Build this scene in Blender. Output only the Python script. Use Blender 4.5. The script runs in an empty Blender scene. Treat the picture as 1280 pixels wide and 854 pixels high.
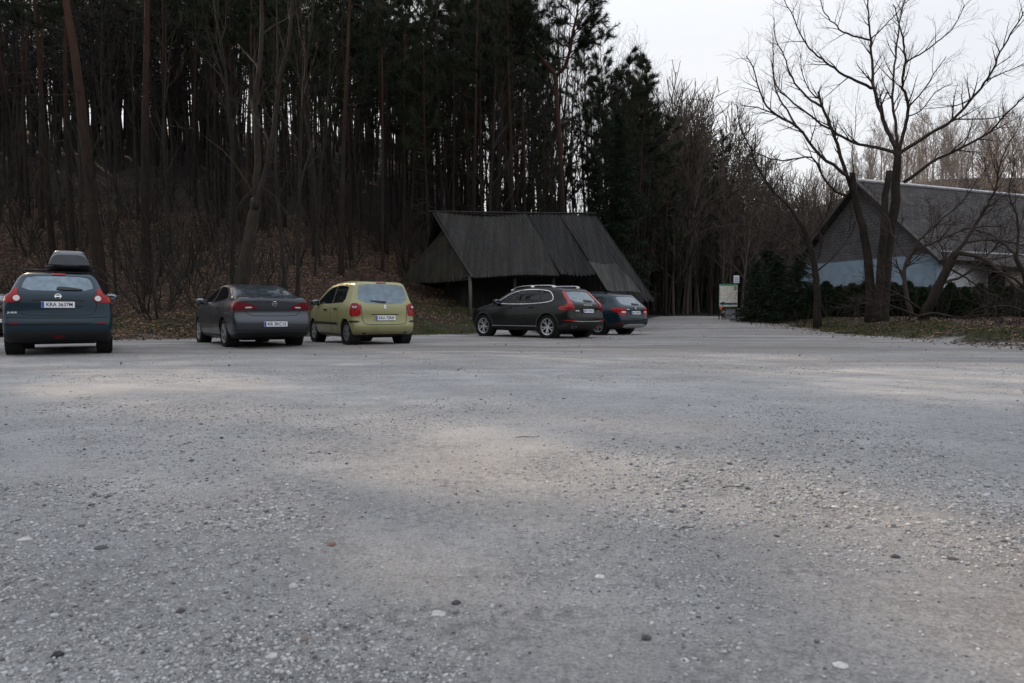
import bpy, bmesh, math, random
import numpy as np
from mathutils import Vector, Matrix
random.seed(7)
RNG = np.random.default_rng(11)
scn = bpy.context.scene
COL = scn.collection
R = math.radians
PI = math.pi

# ------------------------------------------------------------------ camera geometry (used to place things in the world)
CAM_H, FPX, PITCH = 0.8, 853.3, R(2.42)
def at(px, py, Y):
    """world point at distance Y in front of the camera seen at photo pixel (px, py)"""
    cx, cy = (px - 640) / FPX, (427 - py) / FPX
    d = Vector((cx, math.cos(PITCH) + cy * math.sin(PITCH), -math.sin(PITCH) + cy * math.cos(PITCH)))
    return Vector((0, 0, CAM_H)) + d * (Y / d.y)

# ------------------------------------------------------------------ object helpers
def link(o, parent=None):
    COL.objects.link(o)
    if parent is not None:
        o.parent = parent
    return o
def empty(name, loc=(0, 0, 0), rz=0.0):
    o = bpy.data.objects.new(name, None)
    o.empty_display_size = 0.3
    o.location = loc
    o.rotation_euler = (0, 0, rz)
    return link(o)
def tag(o, label=None, cat=None, group=None, kind=None):
    if label: o['label'] = label
    if cat: o['category'] = cat
    if group: o['group'] = group
    if kind: o['kind'] = kind
    return o
def np_mesh(name, V, F, smooth=False):
    """V (n,3), F (m,k) of one face size"""
    V = np.asarray(V, np.float32); F = np.asarray(F, np.int32)
    me = bpy.data.meshes.new(name)
    me.vertices.add(len(V)); me.vertices.foreach_set('co', V.ravel())
    k = F.shape[1]
    me.loops.add(F.size); me.loops.foreach_set('vertex_index', F.ravel())
    me.polygons.add(len(F))
    me.polygons.foreach_set('loop_start', np.arange(0, F.size, k, dtype=np.int32))
    if smooth:
        me.polygons.foreach_set('use_smooth', np.ones(len(F), bool))
    me.update(calc_edges=True); me.validate()
    return me
class MB:
    """collects shapes that become ONE mesh object"""
    def __init__(s): s.v = []; s.f = []
    def add(s, V, F):
        o = len(s.v); s.v.extend([tuple(p) for p in V]); s.f.extend([tuple(i + o for i in f) for f in F]); return s
    def box(s, c, size, M=None):
        hx, hy, hz = size[0] / 2, size[1] / 2, size[2] / 2
        V = [Vector((x, y, z)) for x in (-hx, hx) for y in (-hy, hy) for z in (-hz, hz)]
        if M is not None: V = [M @ p for p in V]
        c = Vector(c)
        return s.add([p + c for p in V], [(0, 1, 3, 2), (4, 6, 7, 5), (0, 4, 5, 1), (2, 3, 7, 6), (0, 2, 6, 4), (1, 5, 7, 3)])
    def tube(s, pts, rad, n=6, cap=True, flat=0):
        pts = [Vector(p) for p in pts]
        o = len(s.v); up = None
        for i, p in enumerate(pts):
            t = (pts[min(i + 1, len(pts) - 1)] - pts[max(i - 1, 0)])
            if t.length < 1e-9: t = Vector((0, 0, 1))
            t.normalize()
            if up is None:
                up = t.orthogonal().normalized()
            else:
                up = (up - t * up.dot(t))
                up = up.normalized() if up.length > 1e-6 else t.orthogonal().normalized()
            b = t.cross(up)
            r = rad[i] if hasattr(rad, '__len__') else rad
            for k in range(n):
                a = 2 * PI * k / n
                q = p + (up * math.cos(a) + b * math.sin(a)) * r
                s.v.append((q.x, q.y, q.z))
        for i in range(len(pts) - 1):
            for k in range(n):
                k2 = (k + 1) % n
                s.f.append((o + i * n + k, o + i * n + k2, o + (i + 1) * n + k2, o + (i + 1) * n + k))
        if cap:
            s.f.append(tuple(o + k for k in reversed(range(n))))
            e = o + (len(pts) - 1) * n
            s.f.append(tuple(e + k for k in range(n)))
        return s
    def lathe(s, prof, n=32, M=None, closed=True):
        """prof = (r, h) list around the Z axis; M places it"""
        o = len(s.v)
        for (r, h) in prof:
            for k in range(n):
                a = 2 * PI * k / n
                p = Vector((r * math.cos(a), r * math.sin(a), h))
                if M is not None: p = M @ p
                s.v.append((p.x, p.y, p.z))
        m = len(prof)
        for i in range(m if closed else m - 1):
            j = (i + 1) % m
            for k in range(n):
                k2 = (k + 1) % n
                s.f.append((o + i * n + k, o + i * n + k2, o + j * n + k2, o + j * n + k))
        return s
    def ball(s, c, r, sx=1, sy=1, sz=1, nu=12, nv=8, power=1.0, M=None):
        o = len(s.v); c = Vector(c)
        f = lambda v: math.copysign(abs(v) ** power, v)
        for j in range(nv + 1):
            ph = -PI / 2 + PI * j / nv
            for i in range(nu):
                th = 2 * PI * i / nu
                p = Vector((f(math.cos(ph)) * f(math.cos(th)) * r * sx, f(math.cos(ph)) * f(math.sin(th)) * r * sy, f(math.sin(ph)) * r * sz))
                if M is not None: p = M @ p
                p += c; s.v.append((p.x, p.y, p.z))
        for j in range(nv):
            for i in range(nu):
                i2 = (i + 1) % nu
                s.f.append((o + j * nu + i, o + j * nu + i2, o + (j + 1) * nu + i2, o + (j + 1) * nu + i))
        return s
    def mesh(s, name, smooth=False, angle=None):
        me = bpy.data.meshes.new(name)
        me.from_pydata(s.v, [], s.f)
        if smooth:
            me.polygons.foreach_set('use_smooth', np.ones(len(me.polygons), bool))
            if angle: me.set_sharp_from_angle(angle=angle)
        me.update(); return me
    def build(s, name, mat, parent=None, smooth=False, angle=None, bevel=0):
        o = bpy.data.objects.new(name, s.mesh(name, smooth, angle))
        if mat: o.data.materials.append(mat)
        link(o, parent)
        if bevel:
            b = o.modifiers.new('bevel', 'BEVEL'); b.width = bevel; b.segments = 2; b.limit_method = 'ANGLE'
        return o
def obj(name, me, mat, parent=None):
    o = bpy.data.objects.new(name, me)
    if mat and not len(me.materials): me.materials.append(mat)
    return link(o, parent)
def copy_tree(o, parent=None):
    c = o.copy(); COL.objects.link(c)
    if parent is not None: c.parent = parent
    for ch in o.children:
        copy_tree(ch, c)
    return c

# ------------------------------------------------------------------ materials
class NT:
    def __init__(s, m):
        m.use_nodes = True; s.t = m.node_tree; s.n = s.t.nodes; s.l = s.t.links
    def new(s, typ, **kw):
        n = s.n.new(typ)
        for k, v in kw.items(): setattr(n, k, v)
        return n
    def link(s, a, b): s.l.new(a, b)
    def noise(s, scale, detail=4, rough=.55, vec=None, dist=0):
        n = s.new('ShaderNodeTexNoise'); n.inputs['Scale'].default_value = scale; n.inputs['Detail'].default_value = detail
        n.inputs['Roughness'].default_value = rough; n.inputs['Distortion'].default_value = dist
        if vec is not None: s.link(vec, n.inputs['Vector'])
        return n.outputs['Fac']
    def ramp(s, fac, stops, interp='LINEAR'):
        n = s.new('ShaderNodeValToRGB'); n.color_ramp.interpolation = interp
        e = n.color_ramp.elements
        while len(e) < len(stops): e.new(0.5)
        for i, (p, c) in enumerate(stops):
            e[i].position = p
            c = c if hasattr(c, '__len__') else (c, c, c)
            e[i].color = (c[0], c[1], c[2], 1)
        s.link(fac, n.inputs['Fac']); return n.outputs['Color']
    def mix(s, fac, a, b, mode='MIX'):
        n = s.new('ShaderNodeMix', data_type='RGBA', blend_type=mode)
        for sock, val in ((n.inputs['Factor'], fac), (n.inputs[6], a), (n.inputs[7], b)):
            if hasattr(val, 'is_linked') or hasattr(val, 'links'): s.link(val, sock)
            elif hasattr(val, '__len__'): sock.default_value = (val[0], val[1], val[2], 1)
            else:
                sock.default_value = val if sock == n.inputs['Factor'] else (val, val, val, 1)
        return n.outputs[2]
    def math(s, op, a, b=0.0, clamp=False):
        n = s.new('ShaderNodeMath', operation=op); n.use_clamp = clamp
        for i, v in enumerate((a, b)):
            if hasattr(v, 'links'): s.link(v, n.inputs[i])
            else: n.inputs[i].default_value = v
        return n.outputs[0]
    def coord(s, which='Object'): return s.new('ShaderNodeTexCoord').outputs[which]
    def mapping(s, vec, scale=(1, 1, 1), rot=(0, 0, 0)):
        n = s.new('ShaderNodeMapping'); n.inputs['Scale'].default_value = scale; n.inputs['Rotation'].default_value = rot
        s.link(vec, n.inputs['Vector']); return n.outputs[0]
    def bump(s, h, strength=.5, dist=.02, normal=None):
        n = s.new('ShaderNodeBump'); n.inputs['Strength'].default_value = strength; n.inputs['Distance'].default_value = dist
        s.link(h, n.inputs['Height'])
        if normal is not None: s.link(normal, n.inputs['Normal'])
        return n.outputs[0]
def newmat(name):
    m = bpy.data.materials.new(name); t = NT(m)
    return m, t, t.n['Principled BSDF']
def setp(b, **kw):
    for k, v in kw.items(): b.inputs[k.replace('_', ' ')].default_value = v
def simple(name, c, rough=.6, var=.25, scale=8, metallic=0.0, spec=.5, coat=0.0, bump=0, rand=0.0):
    """colour with noise mottling"""
    m, t, b = newmat(name)
    co = t.coord()
    f = t.noise(scale, 5, .6, co)
    col = t.ramp(f, [(.3, tuple(x * (1 - var) for x in c)), (.7, tuple(min(1, x * (1 + var)) for x in c))])
    if rand:
        oi = t.new('ShaderNodeObjectInfo').outputs['Random']
        col = t.mix(1.0, col, t.ramp(oi, [(0, 1 - rand), (1, 1 + rand)]), 'MULTIPLY')
    t.link(col, b.inputs['Base Color'])
    setp(b, Roughness=rough, Metallic=metallic)
    b.inputs['Specular IOR Level'].default_value = spec
    b.inputs['Coat Weight'].default_value = coat
    if bump: t.link(t.bump(t.noise(scale * 3, 4, .6, co), .6, bump), b.inputs['Normal'])
    return m
def paint(name, c, metallic=.35, coat=.35, spec=.35):
    m, t, b = newmat(name)
    co = t.coord()
    sep = t.new('ShaderNodeSeparateXYZ'); t.link(co, sep.inputs[0])
    low = t.ramp(sep.outputs['Z'], [(.15, 1.0), (.75, .12)])
    n = t.noise(5, 6, .7, co)
    dust = t.math('MULTIPLY', low, t.ramp(n, [(.35, 0.0), (.75, .40)]))
    col = t.mix(dust, c, (.035, .033, .031))
    t.link(col, b.inputs['Base Color'])
    rg = t.math('ADD', t.math('MULTIPLY', dust, .5), .28)
    t.link(rg, b.inputs['Roughness'])
    setp(b, Metallic=metallic)
    b.inputs['Coat Weight'].default_value = coat; b.inputs['Specular IOR Level'].default_value = spec; b.inputs['Coat Roughness'].default_value = .06
    return m
def glassmat(name, c=(.012, .014, .016), rough=.03, ior=1.6):
    m, t, b = newmat(name)
    co = t.coord(); f = t.noise(7, 4, .6, co)
    t.link(t.ramp(f, [(.3, tuple(x * .8 for x in c)), (.7, tuple(x * 1.3 for x in c))]), b.inputs['Base Color'])
    t.link(t.ramp(t.noise(3, 5, .7, co), [(.4, rough), (.8, rough + .06)]), b.inputs['Roughness'])
    b.inputs['IOR'].default_value = ior
    b.inputs['Specular IOR Level'].default_value = .8
    return m
M = {}
M['glass'] = glassmat('tinted_glass', (.006, .007, .008), .04, 1.45)
M['glass'].node_tree.nodes['Principled BSDF'].inputs['Specular IOR Level'].default_value = .4
M['rear_glass'] = glassmat('tinted_rear_glass', (.115, .15, .175), .05)
M['rear_glass'].node_tree.nodes['Principled BSDF'].inputs['Metallic'].default_value = .75
M['black_plastic'] = simple('black_plastic', (.008, .008, .009), .6, .3, 20)
M['rubber'] = simple('tyre_rubber', (.009, .009, .009), .85, .5, 14, spec=.2)
M['alloy'] = simple('alloy', (.42, .43, .45), .32, .2, 10, metallic=.8)
M['dark_alloy'] = simple('dark_alloy', (.16, .165, .17), .4, .3, 10, metallic=.7)
M['chrome'] = simple('chrome', (.7, .7, .72), .15, .1, 10, metallic=1)
M['silver_plastic'] = simple('silver_plastic', (.45, .46, .48), .4, .15, 10, metallic=.4)
M['red_lamp'] = simple('red_lamp', (.27, .007, .010), .22, .2, 30, spec=.35)
M['dark_red_lamp'] = simple('dark_red_lamp', (.13, .005, .010), .22, .25, 30, spec=.35)
M['clear_lamp'] = simple('clear_lamp', (.62, .60, .60), .12, .15, 30, coat=1)
M['orange_lamp'] = simple('orange_lamp', (.50, .10, .03), .12, .2, 30, coat=1)
M['plate_white'] = simple('plate_white', (.72, .74, .78), .4, .06, 12)
M['plate_blue'] = simple('plate_blue', (.02, .06, .32), .4, .1, 12)
M['ink'] = simple('ink', (.012, .012, .014), .5, .1, 12)
M['gap'] = simple('gap_shadow', (.006, .006, .006), .9, .2, 12)
# ------------------------------------------------------------------ cars
def chaikin(P, n=2, closed=True):
    P = [tuple(p) for p in P]
    for _ in range(n):
        Q = []
        m = len(P)
        for i in range(m if closed else m - 1):
            a, b = P[i], P[(i + 1) % m]
            Q.append((a[0] * .75 + b[0] * .25, a[1] * .75 + b[1] * .25)); Q.append((a[0] * .25 + b[0] * .75, a[1] * .25 + b[1] * .75))
        if not closed: Q = [P[0]] + Q + [P[-1]]
        P = Q
    return P
def poly_sd(px, pz, P):
    """signed distance of points to a closed polygon (negative inside)"""
    P = np.asarray(P); A = P; B = np.roll(P, -1, 0)
    d2 = np.full(px.shape, 1e9); ins = np.zeros(px.shape, bool)
    for a, b in zip(A, B):
        e = b - a; L = e @ e
        if L < 1e-12: continue
        t = np.clip(((px - a[0]) * e[0] + (pz - a[1]) * e[1]) / L, 0, 1)
        dx = px - a[0] - t * e[0]; dz = pz - a[1] - t * e[1]
        d2 = np.minimum(d2, dx * dx + dz * dz)
        c = (a[1] > pz) != (b[1] > pz)
        if abs(e[1]) > 1e-12:
            ins ^= c & (px < a[0] + (pz - a[1]) / e[1] * e[0])
    return np.where(ins, -1, 1) * np.sqrt(d2)
def smooth_interp(xs, ys):
    x = np.linspace(xs[0], xs[-1], 240); y = np.interp(x, xs, ys)
    k = np.hanning(17); k /= k.sum()
    yp = np.pad(y, 8, mode='edge'); y2 = np.convolve(yp, k, 'valid')
    return x, y2
class Shell:
    """the body surface of one car: side profile x half-width curve x plan taper, rounded together"""
    def __init__(s, L, prof, sect, plan, bow=.05, k=.06):
        s.L, s.bow, s.k = L, bow, k
        s.prof = chaikin(prof, 2)
        s.sx, s.sy = smooth_interp(*zip(*sect)); s.px, s.py = smooth_interp(*zip(*plan))
        s.wmax = max(w for _, w in sect)
        s.g = .01; s.x0, s.z0 = -.9, -.5                      # side-profile distance, sampled once on a 1 cm grid
        gx = np.arange(s.x0, L + .9, s.g); gz = np.arange(s.z0, 2.5, s.g)
        X, Z = np.meshgrid(gx, gz, indexing='ij')
        s.grid = poly_sd(X.ravel(), Z.ravel(), s.prof).reshape(X.shape)
    def sd(s, x, z):
        u = np.clip((x - s.x0) / s.g, 0, s.grid.shape[0] - 2.001); v = np.clip((z - s.z0) / s.g, 0, s.grid.shape[1] - 2.001)
        i = u.astype(int); j = v.astype(int); a = u - i; b = v - j; G = s.grid
        return (G[i, j] * (1 - a) + G[i + 1, j] * a) * (1 - b) + (G[i, j + 1] * (1 - a) + G[i + 1, j + 1] * a) * b
    def half(s, xr, z): return np.interp(z, s.sx, s.sy) * np.interp(xr, s.px, s.py)
    def F(s, x, y, z):
        xr = x + s.L / 2
        q = (y / s.wmax) ** 2
        rear = np.clip(1 - xr / 1.2, 0, 1); front = np.clip(1 - (s.L - xr) / 1.2, 0, 1)
        fp = s.sd(xr - s.bow * q * rear + 2.2 * s.bow * q * front, z)
        fs = (np.abs(y) - s.half(xr, z)) * .96
        h = np.clip(.5 + .5 * (fp - fs) / s.k, 0, 1)
        return fs + (fp - fs) * h + s.k * h * (1 - h)
    def cast(s, O, D, tmax, n=70):
        O = np.asarray(O, float); D = np.asarray(D, float)
        ts = np.linspace(0, tmax, n); hit = np.full(len(O), -1); prev = np.zeros(len(O))
        done = np.zeros(len(O), bool); lo = np.zeros(len(O)); hi = np.full(len(O), tmax)
        for i, t in enumerate(ts):
            p = O + D * t
            f = s.F(p[:, 0], p[:, 1], p[:, 2])
            new = (~done) & (f < 0)
            hi[new] = t; lo[new] = ts[max(i - 1, 0)]; done |= new
            if done.all(): break
        hi[~done] = tmax; lo[~done] = tmax
        for _ in range(16):
            m = (lo + hi) / 2; p = O + D * m[:, None]
            f = s.F(p[:, 0], p[:, 1], p[:, 2]); ins = f < 0
            hi = np.where(ins, m, hi); lo = np.where(ins, lo, m)
        return O + D * hi[:, None]
    def normal(s, P):
        e = .008; g = []
        for a in range(3):
            d = np.zeros(3); d[a] = e
            q, r = P + d, P - d
            g.append(s.F(q[:, 0], q[:, 1], q[:, 2]) - s.F(r[:, 0], r[:, 1], r[:, 2]))
        n = np.stack(g, 1); return n / (np.linalg.norm(n, axis=1, keepdims=True) + 1e-9)
    # mappers: 2-D pattern coordinates -> surface points
    def rear(s, U):
        U = np.asarray(U, float); u, z = U[:, 0], U[:, 1]
        sg = np.sign(u + 1e-12); yb = .9 * np.interp(z, s.sx, s.sy) * .97
        yy = np.minimum(np.abs(u), yb)
        O = np.stack([np.full(len(u), -s.L / 2 - .6), yy * sg, z], 1)
        P = s.cast(O, np.tile([1., 0, 0], (len(u), 1)), 2.6)
        over = np.abs(u) > yb
        if over.any():
            x = P[over, 0] + (np.abs(u) - yb)[over]
            O2 = np.stack([x, 1.4 * sg[over], z[over]], 1)
            D2 = np.stack([np.zeros(over.sum()), -sg[over], np.zeros(over.sum())], 1)
            P[over] = s.cast(O2, D2, 1.3)
        return P
    def side(s, sg):
        def f(U):
            U = np.asarray(U, float)
            O = np.stack([U[:, 0] - s.L / 2, np.full(len(U), 1.4 * sg), U[:, 1]], 1)
            return s.cast(O, np.tile([0., -sg, 0], (len(U), 1)), 1.3)
        return f
    def top(s, U):
        U = np.asarray(U, float)
        O = np.stack([U[:, 0] - s.L / 2, U[:, 1], np.full(len(U), 2.2)], 1)
        return s.cast(O, np.tile([0., 0, -1], (len(U), 1)), 1.9)
    def body(s):
        nu, nv = 150, 84
        r0 = .62; V = []
        zc = .72
        O = []; D = []
        for i in range(nu):
            t = i / (nu - 1)
            if t < .3: a = (t / .3 - 1) * PI / 2 * .995; cx = -s.L / 2 + .75
            elif t > .75: a = (t - .75) / .25 * PI / 2 * .995; cx = s.L / 2 - .8
            else: a = 0; cx = -s.L / 2 + .75 + (s.L - 1.55) * (t - .3) / .45
            for j in range(nv):
                b = 2 * PI * j / nv
                d = np.array([math.sin(a), math.cos(a) * math.cos(b), math.cos(a) * math.sin(b)])
                O.append(np.array([cx, 0, zc]) + d * 2.2); D.append(-d)
        P = s.cast(O, D, 2.2, 90)
        F = []
        for i in range(nu - 1):
            for j in range(nv):
                j2 = (j + 1) % nv
                F.append((i * nv + j, (i + 1) * nv + j, (i + 1) * nv + j2, i * nv + j2))
        mb = MB(); mb.v = [tuple(p) for p in P]; mb.f = [f[::-1] for f in F]
        mb.f.append(tuple(range(nv))); mb.f.append(tuple((nu - 1) * nv + j for j in reversed(range(nv))))
        return mb
def patch(sh, mapper, poly, off=.004, depth=.015, seg=.05, rnd=1):
    """a piece cut to `poly` lying on the shell, standing `off` proud of it, with a rim going into the body"""
    poly = chaikin(poly, rnd) if rnd else list(poly)
    bm = bmesh.new()
    bm.faces.new([bm.verts.new((p[0], p[1], 0)) for p in poly])
    bmesh.ops.triangulate(bm, faces=bm.faces[:])
    for _ in range(7):
        E = [e for e in bm.edges if e.calc_length() > seg]
        if not E: break
        bmesh.ops.subdivide_edges(bm, edges=E, cuts=1)
        bmesh.ops.triangulate(bm, faces=[f for f in bm.faces if len(f.verts) > 3])
    bm.verts.index_update()
    U = np.array([(v.co.x, v.co.y) for v in bm.verts])
    P = mapper(U); N = sh.normal(P)
    V = [tuple(p) for p in P + N * off]; Fc = [tuple(v.index for v in f.verts) for f in bm.faces]
    inner = {}
    for e in bm.edges:
        if len(e.link_faces) == 1:
            f = e.link_faces[0]
            vs = [v.index for v in f.verts]
            a, b = e.verts[0].index, e.verts[1].index
            if (vs.index(a) + 1) % len(vs) != vs.index(b): a, b = b, a
            for q in (a, b):
                if q not in inner:
                    inner[q] = len(V); V.append(tuple(P[q] - N[q] * depth))
            Fc.append((b, a, inner[a], inner[b]))
    bm.free()
    mb = MB(); mb.v = V; mb.f = Fc
    # orientation: make faces look outward
    a, b, c = (np.array(V[i]) for i in Fc[0][:3])
    if np.dot(np.cross(b - a, c - a), N[Fc[0][0]]) < 0: mb.f = [tuple(reversed(f)) for f in Fc]
    return mb
def strip_poly(pts, w):
    pts = [np.array(p, float) for p in pts]; Lf = []; Rt = []
    for i, p in enumerate(pts):
        t = pts[min(i + 1, len(pts) - 1)] - pts[max(i - 1, 0)]; t /= np.linalg.norm(t) + 1e-9
        n = np.array([-t[1], t[0]]); Lf.append(tuple(p + n * w / 2)); Rt.append(tuple(p - n * w / 2))
    return Lf + Rt[::-1]
def strip(sh, mapper, pts, w, off=.002, rnd=0, closed=False):
    """a narrow ribbon along a line on the shell"""
    if rnd: pts = chaikin(pts, rnd, closed)
    if closed: pts = list(pts) + [pts[0]]
    D = []
    for a, b in zip(pts[:-1], pts[1:]):
        n = max(1, int(math.dist(a, b) / .04))
        D += [(a[0] + (b[0] - a[0]) * i / n, a[1] + (b[1] - a[1]) * i / n) for i in range(n)]
    D.append(pts[-1])
    poly = strip_poly(D, w); n = len(D)
    P = mapper(poly); N = sh.normal(P)
    O = P + N * off; I = P - N * .01
    V = [tuple(p) for p in O] + [tuple(p) for p in I]; m = 2 * n; Fc = []
    for i in range(n - 1):
        a, b, c, d = i, i + 1, m - 2 - i, m - 1 - i
        Fc += [(a, b, c, d), (a, a + m, b + m, b), (d, c, c + m, d + m)]
    mb = MB(); mb.v = V; mb.f = Fc; return mb
def text_mesh(txt, size, width=None, bold=.0, depth=.002):
    cu = bpy.data.curves.new('lettering', 'FONT'); cu.body = txt; cu.size = size; cu.align_x = 'CENTER'; cu.align_y = 'CENTER'
    cu.extrude = depth; cu.offset = bold
    o = bpy.data.objects.new('tmp', cu); COL.objects.link(o)
    dg = bpy.context.evaluated_depsgraph_get(); dg.update()
    me = bpy.data.meshes.new_from_object(o.evaluated_get(dg))
    bpy.data.objects.remove(o); bpy.data.curves.remove(cu)
    if width:
        xs = [v.co.x for v in me.vertices]; w = max(xs) - min(xs)
        for v in me.vertices: v.co.x *= width / w
    me.materials.clear(); return me
def wheel(root, c, r, w, sg, style, rim_r, rim_mat):
    Mx = Matrix.Translation(c) @ Matrix.Rotation(-sg * PI / 2, 4, 'X')   # local +Z points outward
    t = MB()
    h = w / 2
    t.lathe([(rim_r, h * .80), (rim_r + .02, h * .97), (r * .93, h), (r * .985, h * .82), (r, h * .55), (r, h * .2), (r - .008, h * .18), (r - .008, h * .1), (r, h * .08),
             (r, -h * .08), (r - .008, -h * .1), (r - .008, -h * .2), (r, -h * .22), (r, -h * .6), (r * .985, -h * .85), (r * .92, -h), (rim_r, -h * .9)], 40, Mx)
    t.lathe([(.02, h * .1), (rim_r, h * .12), (rim_r, -h * .2), (.02, -h * .2)], 24, Mx)
    ty = t.build('wheel', M['rubber'], root, True, R(35))
    m = MB()
    m.lathe([(rim_r + .004, h * .82), (rim_r + .006, h * .92), (rim_r - .018, h * .86), (rim_r - .02, h * .3), (rim_r, h * .3)], 40, Mx)
    m.lathe([(.001, h * .72), (.045, h * .74), (.065, h * .62), (.065, h * .3), (.001, h * .3)], 20, Mx)
    n = style[0]
    for i in range(n):
        for q in ((-1, 1) if style[1] else (0,)):
            a = 2 * PI * i / n + .3; a2 = a + q * style[1]
            p0 = Vector((math.cos(a + q * .12) * .05, math.sin(a + q * .12) * .05, h * .62)); p1 = Vector((math.cos(a2) * (rim_r - .01), math.sin(a2) * (rim_r - .01), h * .78))
            d = (p1 - p0); ln = d.length; d.normalize(); sidev = Vector((0, 0, 1)).cross(d).normalized(); up = d.cross(sidev)
            w0, w1 = style[2] * 1.2, style[2]
            V = []
            for (p, ww) in ((p0, w0), (p1, w1)):
                for (s_, u_) in ((-1, -1), (1, -1), (1, 1), (-1, 1)):
                    V.append(Mx @ (p + sidev * s_ * ww + up * (u_ * .012)))
            m.add(V, [(0, 1, 2, 3), (7, 6, 5, 4), (0, 4, 5, 1), (1, 5, 6, 2), (2, 6, 7, 3), (3, 7, 4, 0)])
    m.build('rim', rim_mat, ty, True, R(30))
    return ty
def plate(root, sh, z, txt, w=.52, yc=0, tilt=None):
    P = sh.rear([(yc, z)])[0]; N = sh.normal(np.array([P]))[0]
    n = Vector((N[0], 0, N[2])).normalized() if tilt is None else Vector((-math.cos(tilt), 0, math.sin(tilt)))
    up = Vector((0, 0, 1)); up = (up - n * up.dot(n)).normalized(); sx = up.cross(n)
    Mx = Matrix((sx, up, n)).transposed().to_4x4(); c = Vector(P) + n * .016; Mx.translation = c
    pm = MB().box((0, 0, 0), (w, .114, .012)); pm.v = [tuple(Mx @ Vector(p)) for p in pm.v]
    p = pm.build('number_plate', M['plate_white'], root, bevel=.004)
    bm_ = MB().box((-w / 2 + .024, 0, .0075), (.042, .104, .004)); bm_.v = [tuple(Mx @ Vector(q)) for q in bm_.v]
    bm_.build('country_band', M['plate_blue'], p)
    me = text_mesh(txt, .098, w - .11, .0012); me.transform(Mx @ Matrix.Translation((.022, 0, .0075)))
    obj('lettering', me, M['ink'], p)
    return p
def badge_text(root, sh, txt, y, z, h, w, mat):
    P = sh.rear([(y, z)])[0]; N = sh.normal(np.array([P]))[0]; n = Vector(N)
    up = Vector((0, 0, 1)); up = (up - n * up.dot(n)).normalized(); sx = up.cross(n)
    Mx = Matrix((sx, up, n)).transposed().to_4x4(); Mx.translation = Vector(P) + n * .006
    me = text_mesh(txt, h * 1.35, w, .001, .004); me.transform(Mx)
    return obj('badge_lettering', me, mat, root)
def emblem(root, sh, z, r, kind):
    P = sh.rear([(0, z)])[0]; N = sh.normal(np.array([P]))[0]; n = Vector((N[0], 0, N[2])).normalized()
    up = Vector((0, 0, 1)); up = (up - n * up.dot(n)).normalized(); sx = up.cross(n)
    Mx = Matrix((sx, up, n)).transposed().to_4x4(); Mx.translation = Vector(P) + n * .004
    m = MB()
    if kind != 'diamond':
        m.lathe([(r, 0), (r, .01), (r * .8, .012), (r * .78, 0)], 28, Mx)
    if kind == 'bar':
        V = MB().box((0, 0, .008), (r * 2.1, r * .42, .012)); m.add([Mx @ Vector(p) for p in V.v], V.f)
    elif kind == 'bolt':
        V = [(-r * 1.15, -.006, .006), (r * .25, -r * .20, .01), (r * .15, r * .02, .012), (r * 1.15, .006, .006), (-r * .25, r * .20, .01), (-r * .15, -r * .02, .012)]
        m.add([Mx @ Vector(p) for p in V], [(0, 1, 2, 3, 4, 5)])
    elif kind == 'wing':
        V = MB().box((0, 0, .006), (r * .5, r * 1.3, .01)); m.add([Mx @ Vector(p) for p in V.v], V.f)
        V = MB().box((r * .3, r * .2, .006), (r * .7, r * .3, .01)); m.add([Mx @ Vector(p) for p in V.v], V.f)
    elif kind == 'diamond':
        o = [(0, r * 1.3), (r * .8, 0), (0, -r * 1.3), (-r * .8, 0)]
        V = [(x, y, .008) for x, y in o] + [(x * .5, y * .5, .012) for x, y in o] + [(x, y, -.004) for x, y in o]
        F = []
        for i in range(4):
            j = (i + 1) % 4
            F += [(i, j, 4 + j, 4 + i), (i, 8 + i, 8 + j, j)]
        m.add([Mx @ Vector(p) for p in V], F)
    return m.build('emblem', M['chrome'], root, True, R(30))
def mirror(root, sh, xr, z, sg, mat, size=.12):
    P = Vector(sh.side(sg)([(xr, z)])[0])
    c = P + Vector((-.03, sg * (.13), .02))
    m = MB().ball(c, size, .62, .95, .66, 14, 10, .75)
    m.tube([P + Vector((.03, -sg * .02, -.05)), c + Vector((.02, -sg * .05, -.05))], [.035, .03], 8)
    o = m.build('side_mirror', mat, root, True)
    g = MB().ball(c + Vector((-size * .56, 0, 0)), size, .1, .78, .52, 14, 6, .7)
    g.build('mirror_glass', M['mirror'], o, True)
M['mirror'] = simple('mirror_glass', (.20, .24, .28), .08, .05, 5, metallic=1)
def mir(P): return [(-u, z) for u, z in P]
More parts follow.
